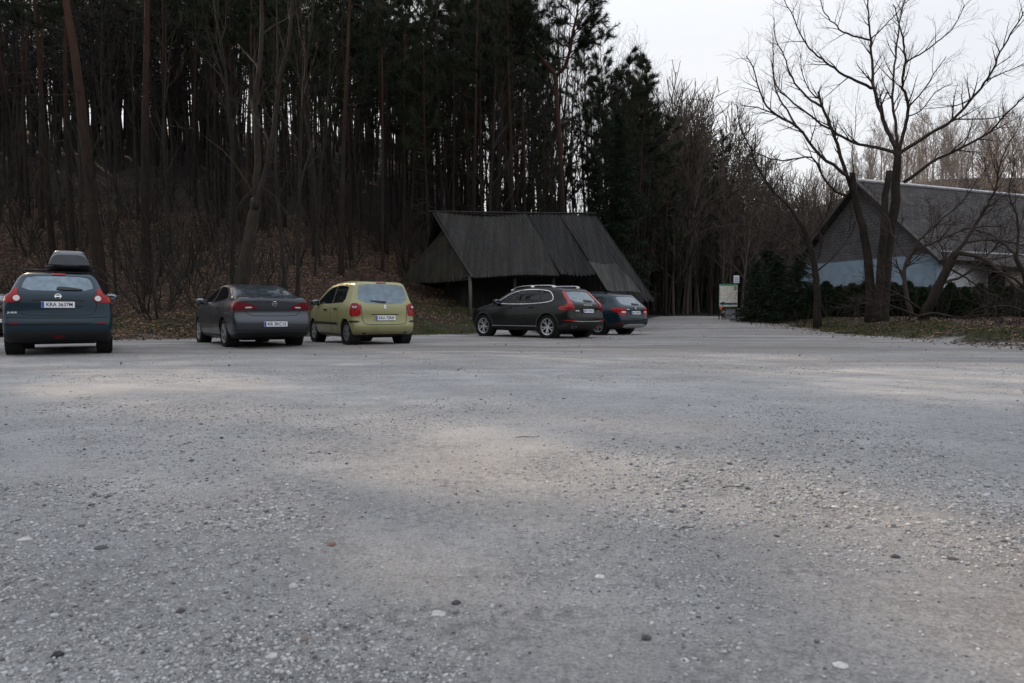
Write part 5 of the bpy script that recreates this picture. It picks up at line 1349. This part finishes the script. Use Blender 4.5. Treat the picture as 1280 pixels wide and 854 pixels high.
traced('yard_tree', 22, 1296, [
    (I, [(1296, 425), (1290, 390), (1282, 350), (1268, 318)], .2, 0, .13, .06, 1),
    (I, [(1268, 318), (1250, 300), (1232, 290), (1212, 288)], .8, .2, .05, .012, 0),
    (I, [(1284, 362), (1262, 345), (1240, 338), (1214, 335)], -1.0, .1, .05, .012, 0),
    (I, [(1290, 395), (1262, 382), (1240, 384), (1222, 380)], -.8, 0, .04, .01, 0),
    (I, [(1270, 322), (1272, 280), (1262, 240), (1268, 200)], -.6, .2, .05, .012, 0),
], 'bare bushy tree at the far right edge with branches reaching left', 1.1, 2.6, 8, base_y=425)

# ------------------------------------------------------------------ dark conifers, hedge, fence on the right
def shrub_from(seed, H, w, n, ln, wd, mat_, name, cone=1.0, flat=.0):
    g = np.random.default_rng(seed)
    h = g.random(n) ** .8 * H; f = h / H
    prof = (1 - f ** 2.2) ** .75 * (.75 + .25 * np.sin(f * 3)) if cone else np.sqrt(np.clip(1 - (2 * f - 1) ** 2, 0, 1))
    a = g.random(n) * 2 * PI; rr = w * prof * (.55 + .45 * g.random(n) ** .4) * (1 + .16 * np.sin(a * 3 + f * 7))
    C = np.stack([np.cos(a) * rr, np.sin(a) * rr, h], 1); D = np.stack([np.cos(a) * .5, np.sin(a) * .5, np.full(n, .85)], 1); D /= np.linalg.norm(D, axis=1, keepdims=True)
    V, F = needle_clumps(C, D, 5, ln, wd, g, .6)
    root = empty(name); obj('crown', np_mesh('foliage', V, F), mat_, root)
    MB().tube([(0, 0, -.3), (0, 0, H * .55), (0, 0, H * .9)], [.05, .035, .01], 6, False).build('trunk', BK_DARK, root, True); return root
th = [shrub_from(40 + k, 1.75, .48, 1500, .13, .055, THUJA, 'thuja') for k in range(3)]
HG = 'clipped thujas of the hedge before the house'
hx0, hx1 = at(1015, 400, 36).x, at(1300, 400, 33).x; nh = 17
for k in range(nh):
    f = k / (nh - 1); x = hx0 + (hx1 - hx0) * f; y = 36 - 3 * f; p = th[k % 3]
    o = inst(p, x, y, k * 1.3, 1.0, first=(k < 3), sz=(.97 + .08 * math.sin(k * 2.1)), sink=.05)
    o.scale.x = o.scale.y = 1.22 if f < .6 else 1.05
    px_ = 640 + x / y * FPX
    tag(o, 'dark green cone-shaped thuja in the hedge row before the white and blue house', 'thuja', HG)
pf0, pf1 = Vector((hx0 - .3, 36.9, 0)), Vector((hx1, 34.0, 0)); fence = empty('fence', (pf0.x, pf0.y, gz(pf0.x, pf0.y))); tag(fence, 'dark plank fence standing behind the thuja hedge', 'fence')
d_ = (pf1 - pf0); nf = int(d_.length / .16); mb = MB(); rnd = random.Random(3); a_f = math.atan2(d_.y, d_.x); Rz = Matrix.Rotation(a_f, 3, 'Z')
for k in range(nf):
    p = d_ * (k / nf); zz = gz(pf0.x + p.x, pf0.y + p.y) - fence.location.z
    mb.box((p.x, p.y, zz + .80), (.145, .02, 1.62 + rnd.uniform(-.03, .03)), Rz)
mb.build('planks', WOOD, fence)
for k in range(0, nf, 13):
    p = d_ * (k / nf) + Vector((0, .07, 0)); MB().box((p.x, p.y, .75 + gz(pf0.x + p.x, pf0.y + p.y) - fence.location.z), (.1, .08, 1.9), Rz).build('post', WOOD, fence)
sp_s = [spruce(70, 4.6, 2.1, .22, 9, .30), spruce(71, 3.6, 1.9, .22, 9, .28)]
labs = ['broad dark conifer beside the map board', 'dark conifer in the middle of the clump between the map board and the bare trees', 'low dark conifer at the right of the clump, just left of the slim bare tree', 'taller dark conifer standing at the back of the clump right of the map board']
for k, (px_, Y, s_, pi_) in enumerate([(944, 40, .80, 0), (970, 38.5, 1.08, 1), (998, 37.0, 1.0, 1), (958, 44, 1.05, 0)]):
    p = at(px_, 399, Y); root = empty('conifer', (p.x, Y, gz(p.x, Y) - .1), k * 1.7); root.scale = (s_, s_, s_)
    if k in (0, 1):
        tr, bw, ne = sp_s[pi_]; join_tree(root, tr, bw, ne, BK_DARK, BK_DARK, SPRUCE); sp_s[pi_] = (tr, bw, ne, root)
    else:
        for ch in sp_s[pi_][3].children:
            c = ch.copy(); COL.objects.link(c); c.parent = root
    tag(root, labs[k], 'conifer')

# ------------------------------------------------------------------ forest prototypes
def proto(name, cat, gen, mats):
    root = empty(name); r = gen
    if len(r) == 3: join_tree(root, r[0], r[1], r[2], *mats)
    else: join_tree(root, r[0], r[1], None, mats[0], mats[1])
    root['category'] = cat; return root
PINES = [proto('pine_tree', 'pine', pine(100 + k, h_, r_, c0, nb_, bl_, 36, ln=.27, wd=.024), (BK_PINE, BK_TWIG, NEEDLE)) for k, (h_, r_, c0, nb_, bl_) in enumerate([(19, .15, .55, 32, 2.4), (17, .13, .48, 32, 2.2), (20, .17, .58, 30, 2.7), (15, .11, .46, 28, 2.0), (18, .13, .60, 26, 2.2)])]
BARES = [proto('bare_tree', 'bare tree', bare_tree(200 + k, h_, r_, 3, f0, dn_, (.3, .75), cl_), (BK_DARK, BK_TWIG)) for k, (h_, r_, f0, dn_, cl_) in enumerate([(15, .11, .22, 1.0, 3.6), (17, .13, .30, .95, 4.2), (12, .075, .15, 1.1, 2.6), (14, .085, .25, 1.0, 3.0), (16, .10, .35, 1.0, 3.6)])]
def shrub(seed, H, n):
    rnd = random.Random(seed); tr = MB(); cr = MB()
    for k in range(n):
        az = rnd.uniform(0, 6.28); d = Vector((math.cos(az) * rnd.uniform(.15, .7), math.sin(az) * rnd.uniform(.15, .7), 1)).normalized()
        pts, de, rr = limb(tr, rnd, Vector((math.cos(az) * .15, math.sin(az) * .15, -.2)), d, H * rnd.uniform(.6, 1.1), rnd.uniform(.02, .045), .006, 7, 5, .10, -.01)
        twigs(cr, rnd, pts, rr, H * .30, 2, 3, 1.9, (.4, 1.1), .02, .2, .15, .55, .0045)
    return tr, cr
SHRUBS = [proto('bare_shrub', 'shrub', shrub(300 + k, h_, n_), (BK_TWIG, BK_TWIG)) for k, (h_, n_) in enumerate([(3.2, 7), (4.4, 6), (2.4, 8)])]
# ------------------------------------------------------------------ the forest on the slope
rnd = random.Random(42); placed = []
def free(x, y, dmin):
    for (a, b_, r_) in placed:
        if (a - x) ** 2 + (b_ - y) ** 2 < (max(dmin, r_)) ** 2: return False
    return True
def in_barn(x, y): return -7.5 < x < 7.5 and 24 < y < 41 and (y - 29 - .3 * x) < 9.5
CARS = [(-10, 16), (-7.2, 18.2), (-4.5, 19.3), (.3, 23.3), (2.2, 26.2), (-18.5, 25)]
# openings in the canopy: where sunbeams reach the yard
SPOTS = [(2.6, 8.6), (3.4, 8.1), (4.3, 7.5), (5.2, 6.9), (3.8, 13.9), (5.3, 12.2), (6.8, 10.7), (1.4, 3.2), (1.9, 2.55), (-1.6, 5.3), (-1.0, 4.7), (-.5, 4.2), (-11.4, 25.6), (-10.6, 24.8), (-8.6, 26.6), (-16.0, 27.4)]
TE = math.tan(SUN_EL); SD = (math.sin(SUN_AZ), math.cos(SUN_AZ))
def in_beam(x, y, H, c0, w):
    z0 = gz(x, y)
    for (a, b_) in SPOTS:
        dx, dy = x - a, y - b_; d = dx * SD[0] + dy * SD[1]; lat = abs(dx * SD[1] - dy * SD[0]); zr = d * TE + gz(a, b_)
        if d > 0 and z0 + H * c0 - 1 < zr < z0 + H + .5 and lat < w: return True
    return False
def ok(x, y): return wood_d(x, y) > .6 and not in_barn(x, y) and bank_d(x, y) < -1.2 and all((x - a) ** 2 + (y - b_) ** 2 > 9 for a, b_ in CARS)
used = {}
def put(protos, i, x, y, s, label, group, r_=0, lean=.0, sz=None):
    key = (id(protos), i); first = key not in used; used[key] = 1
    u_ = rnd.uniform(.68, 1.0)
    o = inst(protos[i], x, y, rnd.uniform(0, 6.28), s * u_, label, None, group, first, (rnd.gauss(0, lean), rnd.gauss(0, lean)), sz or s)
    placed.append((x, y, r_)); return o
# single trees one can pick out
def lonepine(px, Y, lean, H, r, seed, label, paths=None, **kw):
    p = at(px, 391, Y); root = empty('pine_tree', (p.x, Y, gz(p.x, Y)))
    join_tree(root, *pine(seed, H, r, paths=paths, **kw), BK_PINE, BK_TWIG, NEEDLE); root.rotation_euler = (0, lean, 0); tag(root, label, 'pine'); placed.append((p.x, Y, 1.6)); return root
lonepine(131, 27, -.075, 22, .27, 501, 'reddish pine trunk leaning left above the blue crossover', crown0=.66)
lonepine(186, 30, .01, 22, .22, 502, 'straight red-barked pine just left of the middle of the dark wood', crown0=.6)
Yf = 40; pf = at(700, 391, Yf); zf = gz(pf.x, Yf); o0 = Vector((pf.x, Yf, zf))
def fp(l, dy=0): return [at(x, y, Yf + dy * i / len(l)) - o0 for i, (x, y) in enumerate(l)]
t1 = fp([(706, 420), (705, 330), (703, 250), (700, 180), (696, 130), (695, 95)])
lonepine(700, Yf, 0, 0, 0, 503, 'pine whose trunk forks into a Y beneath its crown, rising behind the barn roof', clump=34, ln=.30, wd=.026, paths=[
    (t1, [.20, .17, .15, .135, .12, .11], 1.0, 0, 0), (fp([(695, 95), (684, 82), (672, 68), (660, 50), (652, 20), (650, -10)], 2), [.12, .1, .09, .07, .05, .03], .25, 26, 2.5),
    (fp([(695, 95), (706, 84), (713, 62), (716, 40), (722, 15), (724, -20)], -2), [.12, .1, .09, .07, .05, .03], .25, 28, 2.6)], stubs=10)
def lonespruce(px, Y, H, bl_, seed, label):
    p = at(px, 391, Y); root = empty('spruce_tree', (p.x, Y, gz(p.x, Y) - .2)); join_tree(root, *spruce(seed, H, bl_, .30, 10, .36, .03), BK_DARK, BK_DARK, SPRUCE); tag(root, label, 'spruce'); placed.append((p.x, Y, 2.4))
lonespruce(772, 43, 13.0, 2.9, 601, 'dense nearly black spruce behind the right end of the barn')
lonespruce(745, 45, 10.0, 2.2, 602, 'smaller dark spruce just left of the dense black one behind the barn')
TOPX, TOPY = [700, 740, 765, 790, 830, 870, 900, 930], [-40, 25, 60, 75, 115, 150, 150, 190]
for px_, Y, H, sd, lb in ((792, 46, 16.6, 510, 'bushy pine rising behind the black spruce'), (832, 53, 15.2, 511, 'short pine between the spruce and the path with a narrow crown'), (893, 62, 16.0, 512, 'rounded pine at the right end of the wood above the map board'), (868, 64, 15.8, 513, 'thin pine just left of the rounded pine above the path')):
    lonepine(px_, Y, 0, H, .15, sd, lb, crown0=.36, nb=40, bl=2.3, clump=26, ln=.28, wd=.028)
# the pale two-stemmed tree in front of the wood
traced('bare_tree', 22.5, 303, [
    (I, [(301, 352), (310, 310), (316, 275), (320, 250)], .3, 0, .22, .17, 1),
    (I, [(320, 250), (322, 190), (320, 130), (326, 60), (328, -10), (330, -80)], .8, .3, .13, .04, 2),
    (I, [(318, 262), (332, 215), (342, 160), (350, 100), (362, 40), (370, -60)], -.5, .2, .11, .04, 2),
    (I, [(320, 250), (300, 215), (280, 190), (255, 170)], -1, .3, .05, .012, 0),
], 'pale two-stemmed bare tree at the front of the wood, behind the grey saloon', 2.2, .8, 21, mb_=BK_PALE, base_y=350)
GP, GBt, GS = 'pines of the hillside wood', 'bare trees of the hillside wood', 'leafless shrubs along the edge of the wood'
LP_, LB_, LS_ = 'tall straight pine among the many of the dark hillside wood', 'slender leafless tree among the many of the dark hillside wood', 'tangled leafless shrub under the trees of the wood'
def px_of(x, y): return 640 + x / y * FPX
n_p = n_b = 0
def fit(x, y, base, drop):
    """scale that brings a tree of height `base` up to the falling tree line right of the barn"""
    ty = np.interp(px_of(x, y), TOPX, TOPY) + drop
    return (CAM_H + (391 - ty) / FPX * y - gz(x, y)) / base
tries = 0
while n_p < 20 and tries < 5000:
    tries += 1
    y = rnd.uniform(42, 70); px_ = rnd.uniform(735, 822); x = (px_ - 640) / FPX * y
    if not ok(x, y) or not free(x, y, 1.5): continue
    i = rnd.choice((1, 3, 3)); s_ = fit(x, y, (19, 17, 20, 15, 18)[i], rnd.uniform(0, 70))
    put(PINES, i, x, y, s_, 'pine in the line of trees falling away to the right behind the barn', 'pines right of the barn', 0, .03); n_p += 1
n_p = 0; tries = 0
while n_p < 242 and tries < 30000:
    tries += 1
    y = 19 + 63 * rnd.random() ** .9; x = rnd.uniform(-.92, .10) * y - 1.5
    if not ok(x, y) or px_of(x, y) > 735 or (px_of(x, y) > 665 and rnd.random() < .65): continue
    if not free(x, y, 1.5 if y < 45 else 1.8): continue
    if in_beam(x, y, 23, .36, 1.9): continue
    d = wood_d(x, y)
    if d < 2.0 and rnd.random() < .6: continue
    i = rnd.choice((0, 2, 4)) if px_of(x, y) < 330 else rnd.choice((0, 1, 2, 3, 3, 4)); s_ = rnd.uniform(.9, 1.15) if px_of(x, y) < 330 else rnd.uniform(.82, 1.08)
    s_ = s_ if px_of(x, y) < 560 else max(s_, fit(x, y, (19, 17, 20, 15, 18)[i], rnd.uniform(-40, 70))) if px_of(x, y) < 665 else fit(x, y, (19, 17, 20, 15, 18)[i], rnd.uniform(90, 210))
    put(PINES, i, x, y, s_, LP_, GP, 0, .028); n_p += 1
tries = 0
while n_b < 232 and tries < 40000:
    tries += 1
    y = 20 + 62 * rnd.random() ** .9; x = (rnd.uniform(-.92, .36) if n_b < 140 else rnd.uniform(.13, .34) if n_b < 205 else rnd.uniform(-.10, .12)) * y
    if not ok(x, y) or px_of(x, y) > 925: continue
    if not free(x, y, .95): continue
    if px_of(x, y) < 620 and rnd.random() < .15: continue
    i = rnd.randrange(5); s_ = rnd.uniform(.75, 1.1)
    if px_of(x, y) > 560: s_ = fit(x, y, (15, 17, 12, 14, 16)[i], rnd.uniform(5, 110))
    if in_beam(x, y, 17, .35, .7): continue
    put(BARES, i, x, y, s_, LB_, GBt, 0, .045); n_b += 1
# woods closing the valley between the path and the house
tries = 0; n_v = 0
while n_v < 60 and tries < 9000:
    tries += 1
    y = rnd.uniform(54, 95); x = rnd.uniform(.15, .46) * y
    if not free(x, y, 1.4) or (bank_d(x, y) > 4 and y < 62) : continue
    if (9 < x < 20 and y < 57) or wood_d(x, y) < .8: continue
    put(BARES, rnd.randrange(5), x, y, rnd.uniform(.55, .8), 'slender leafless tree of the thin wood beyond the path and the map board', 'bare trees beyond the path', 0, .04); n_v += 1
n_s = 0; tries = 0
while n_s < 160 and tries < 20000:
    tries += 1
    y = 18 + 34 * rnd.random(); x = rnd.uniform(-.85, .33) * y
    d = wood_d(x, y)
    if not ok(x, y) or d > 22: continue
    if not free(x, y, .6): continue
    put(SHRUBS, rnd.randrange(3), x, y, rnd.uniform(.7, 1.5), LS_, GS, 0, .06); n_s += 1
for k, (px_, Y) in enumerate([(1000, 33), (1040, 30), (1065, 32), (1130, 27), (1175, 26.5), (1215, 25), (1250, 24), (1240, 30), (1160, 31), (1090, 33), (1275, 21)]):
    p = at(px_, 400, Y)
    put(SHRUBS, k % 3, p.x, Y, rnd.uniform(.35, .65), 'leafless tangled shrub on the right bank in front of the hedge', 'leafless shrubs on the right bank', 0, .08)
# far woods: nobody could count these
def wood_mesh(spots, protos_mb, name, label, mats, seed):
    """many bare trees merged: far-off woods that read as one mass"""
    g = np.random.default_rng(seed); Vs = []; Fs = []; o = 0
    for (x, y, s_, i, rz) in spots:
        V, F = protos_mb[i]; c, s2 = math.cos(rz), math.sin(rz)
        P = np.stack([V[:, 0] * c - V[:, 1] * s2, V[:, 0] * s2 + V[:, 1] * c, V[:, 2]], 1) * s_ + np.array([x, y, gz(x, y)])
        Vs.append(P); Fs.append(F + o); o += len(V)
    ob = obj(name, np_mesh(name, np.concatenate(Vs), np.concatenate(Fs)), mats); tag(ob, label, 'wood', kind='stuff'); return ob
def tri(mb):
    F = []
    for f in mb.f:
        for k in range(1, len(f) - 1): F.append((f[0], f[k], f[k + 1]))
    return np.array(mb.v), np.array(F)
pm_ = []
for k in range(4):
    tr, cr = bare_tree(400 + k, 13 + k, .16, 2, .22, 1.5, (.3, .8), 4.2, rmin=.03, sides=5)
    tr.add(cr.v, cr.f); pm_.append(tri(tr))
sp_ = []
while len(sp_) < 230:
    y = rnd.uniform(92, 170); x = rnd.uniform(.22, .86) * y
    sp_.append((x, y, rnd.uniform(.7, 1.05) * (1 if x > .5 * y else .7), rnd.randrange(4), rnd.uniform(0, 6.28)))
while len(sp_) < 760:
    y = rnd.uniform(74, 150); x = rnd.uniform(.16, .66) * y
    sp_.append((x, y, rnd.uniform(.18, .36), rnd.randrange(4), rnd.uniform(0, 6.28)))
while len(sp_) < 950:
    y = rnd.uniform(70, 120); x = rnd.uniform(.20, .62) * y
    sp_.append((x, y, rnd.uniform(.35, .65), rnd.randrange(4), rnd.uniform(0, 6.28)))
wood_mesh(sp_, pm_, 'far_hillside_wood', 'hazy leafless wood covering the far hillside beyond the house roof', BK_FAR_HAZED, 3)
sp_ = []
while len(sp_) < 210:
    px_ = rnd.uniform(795, 1045); y = rnd.uniform(57 if px_ < 940 else 62, 96); x = (px_ - 640) / FPX * y
    if wood_d(x, y) < .5: continue
    i = rnd.randrange(4); s_ = (CAM_H + (391 - np.interp(px_, [795, 850, 900, 950, 1000, 1045], [130, 150, 180, 208, 228, 240]) - rnd.uniform(0, 100)) / FPX * y - gz(x, y)) / (13 + i)
    sp_.append((x, y, max(s_, .2), i, rnd.uniform(0, 6.28)))
wood_mesh(sp_, pm_, 'valley_thicket', 'brown leafless thicket closing the valley beyond the path and the map board', simple('thicket_hazed_bark', (.095, .078, .066), .95, .3, .5, spec=.1), 6)  # bark lightened, with the valley haze painted into its colour
pm2 = []
for k in range(4):
    tr, cr = bare_tree(420 + k, 15 + 2 * k, .17, 2, .25, 1.0, (.4, .9), 3.0, rmin=.012, sides=5)
    tr.add(cr.v, cr.f); Vt, Ft = tri(tr); g_ = np.random.default_rng(430 + k); H_ = 15 + 2 * k
    hh = g_.uniform(.5, 1.0, 46); aa = g_.uniform(0, 6.28, 46); rr_ = 1.9 * np.sqrt(g_.random(46)) * (1.25 - hh)
    Cc = np.stack([np.cos(aa) * rr_, np.sin(aa) * rr_, hh * H_], 1); Dc = np.stack([np.cos(aa) * .7, np.sin(aa) * .7, np.full(46, .4)], 1)
    Vn, Fn = needle_clumps(Cc[:46 if k < 2 else 12], Dc[:46 if k < 2 else 12], 5, .55, .10, g_); pm2.append((np.concatenate([Vt, Vn]), np.concatenate([Ft, Fn + len(Vt)])))
sp_ = []
while len(sp_) < 120:
    y = rnd.uniform(68, 92); x = rnd.uniform(.17, .42) * y
    sp_.append((x, y, rnd.uniform(.38, .6), rnd.randrange(4), rnd.uniform(0, 6.28)))
while len(sp_) < 150 + 120:
    y = rnd.uniform(56, 80); x = rnd.uniform(-.95, -.42) * y
    sp_.append((x, y, rnd.uniform(.7, 1.0), rnd.randrange(2), rnd.uniform(0, 6.28)))
while len(sp_) < 900:
    y = rnd.uniform(66, 125); x = rnd.uniform(-.95, .34 if y > 78 else .05) * y
    sp_.append((x, y, rnd.uniform(.8, 1.15) * (1 if x < .05 * y else .6), rnd.randrange(4) if x < -.28 * y else rnd.choice((2, 3)), rnd.uniform(0, 6.28)))
wood_mesh(sp_, pm2, 'distant_wood', 'dark mass of far trunks deep inside the hillside wood', BK_DARK, 4)

# ------------------------------------------------------------------ leaf litter, grass
def scatter_leaves(n, xr, yr, cond, smin, smax, seed):
    g = np.random.default_rng(seed); x = g.uniform(*xr, n); y = g.uniform(*yr, n); k = cond(x, y, g); x, y = x[k], y[k]; n = len(x)
    e = .05; z = height(x, y); nx_ = -(height(x + e, y) - z) / e; ny_ = -(height(x, y + e) - z) / e
    N = np.stack([nx_, ny_, np.ones(n)], 1) + g.normal(size=(n, 3)) * .38; N /= np.linalg.norm(N, axis=1, keepdims=True)
    u = np.cross(N, g.normal(size=(n, 3))); u /= np.linalg.norm(u, axis=1, keepdims=True); v = np.cross(N, u)
    s = g.uniform(smin, smax, (n, 1)); C = np.stack([x, y, z + .012 + g.random(n) * .03], 1)
    cup = N * s * .25
    V = np.stack([C - u * s + cup, C - v * s * .55, C + u * s + cup, C + v * s * .55], 1).reshape(-1, 3)
    b_ = np.arange(n)[:, None] * 4; F = np.concatenate([b_ + [0, 1, 2], b_ + [0, 2, 3]])
    return V, F, np.repeat(g.random(n), 4)
S1 = scatter_leaves(190000, (-34, 6), (17, 46), lambda x, y, g: (wood_d(x, y) > -.2 - 1.6 * g.random(len(x)) ** 3) & (np.abs(x) < y * .85 + 2) & (g.random(len(x)) < np.clip(.35 + vnoise(x, y, 2.5, 31), 0, 1)) & ((x < -6) | (g.random(len(x)) < np.clip((wood_d(x, y) - .6) / 3.2, .10, 1))), .03, .065, 7)
S2 = scatter_leaves(42000, (10.5, 26), (13, 40), lambda x, y, g: (bank_d(x, y) > -.1 - 1.8 * g.random(len(x)) ** 3) & (np.abs(x) < y * .85 + 2) & (g.random(len(x)) < np.clip(vnoise(x, y, 1.6, 33) * 1.2, .1, 1)), .03, .06, 8)
S3 = scatter_leaves(1500, (-12, 18), (9, 52), lambda x, y, g: (wood_d(x, y) < 0) & (bank_d(x, y) < 0) & (g.random(len(x)) < np.clip(.05 + y / 40, 0, 1)), .015, .035, 9)
V = np.concatenate([S1[0], S2[0], S3[0]]); o1 = len(S1[0]); o2 = o1 + len(S2[0])
F = np.concatenate([S1[1], S2[1] + o1, S3[1] + o2]); me = np_mesh('leaf_litter', V, F)
a_ = me.attributes.new('tone', 'FLOAT', 'POINT'); a_.data.foreach_set('value', np.concatenate([S1[2], S2[2], S3[2]]).astype(np.float32))
m, t, b = newmat('dead_leaves'); tn = t.new('ShaderNodeAttribute', attribute_name='tone').outputs['Fac']
col = t.ramp(tn, [(0, (.020, .012, .008)), (.4, (.054, .028, .015)), (.75, (.12, .058, .028)), (1, (.24, .14, .075))])
t.link(t.mix(1, col, t.ramp(t.noise(30, 3, .6, t.coord()), [(.3, .7), (.7, 1.2)]), 'MULTIPLY'), b.inputs['Base Color']); setp(b, Roughness=.8)
tag(obj('leaf_litter', me, m), 'brown dead leaves covering the wood floor and the right bank', 'leaf litter', kind='stuff')
def scatter_grass(n, xr, yr, cond, h0, h1, seed):
    g = np.random.default_rng(seed); x = g.uniform(*xr, n); y = g.uniform(*yr, n); k = cond(x, y, g); x, y = x[k], y[k]; n = len(x); z = height(x, y)
    a = g.random(n) * 2 * PI; h = g.uniform(h0, h1, n); w_ = .006 + .006 * g.random(n); lx = g.normal(size=n) * .45 * h; ly = g.normal(size=n) * .45 * h
    dx, dy = np.cos(a) * w_, np.sin(a) * w_
    V = np.stack([np.stack([x - dx, y - dy, z - .01], 1), np.stack([x + dx, y + dy, z - .01], 1), np.stack([x + lx, y + ly, z + h], 1)], 1).reshape(-1, 3)
    return V, np.arange(n * 3).reshape(-1, 3)
def gcond(x, y, g):
    d = wood_d(x, y) + (vnoise(x, y, 1.1, 8) - .5) * 1.1; b2 = bank_d(x, y) * 1.2 + (vnoise(x, y, 1.1, 8) - .5) * 1.1
    near = ((d > -.5) & (d < 2.1)) | ((b2 > -.2) & (b2 < 2.6)) | ((d > -.3) & (d < 5) & (x > -6.5) & (x < 9))
    return near & (np.abs(x) < y * .85 + 2) & (g.random(len(x)) < np.clip((vnoise(x, y, .9, 41) - .24) * 2.2, .05, 1))
G1 = scatter_grass(620000, (-24, 20), (13, 44), gcond, .03, .11, 17)
m = leafmat('grass_blades', [(.3, (.024, .034, .010)), (.5, (.050, .066, .020)), (.7, (.095, .10, .040))], .2)
tag(obj('grass', np_mesh('grass', *G1), m), 'short patchy grass along the edge of the yard', 'grass', kind='stuff')
# a few fallen sticks on the yard
for (px_, py_, L_, a_s, lb) in ((660, 548, .16, .1, 'thin dark twig lying near the middle of the yard'), (918, 618, .12, .3, 'short pale twig in the sunlit streak on the right'), (860, 665, .09, .5, 'small dark twig below the sunlit streak on the right')):
    Y = CAM_H * FPX / (py_ - 391.0); p = at(px_, py_, Y); rr_ = random.Random(px_); mb = MB()
    mb.tube([(-L_ / 2, 0, 0), (-L_ / 6, .01, .004), (L_ / 5, -.008, .002), (L_ / 2, .006, .004)], [.0018, .0022, .0018, .001], 5)
    o = mb.build('twig', BK_TWIG, None, True); o.location = (p.x, Y, gz(p.x, Y) + .006); o.rotation_euler = (0, 0, a_s); tag(o, lb, 'twig')
# prototypes that were never placed
for pr in PINES + BARES + SHRUBS:
    if pr.location.length < .01:
        for ch in list(pr.children): bpy.data.objects.remove(ch)
        bpy.data.objects.remove(pr)
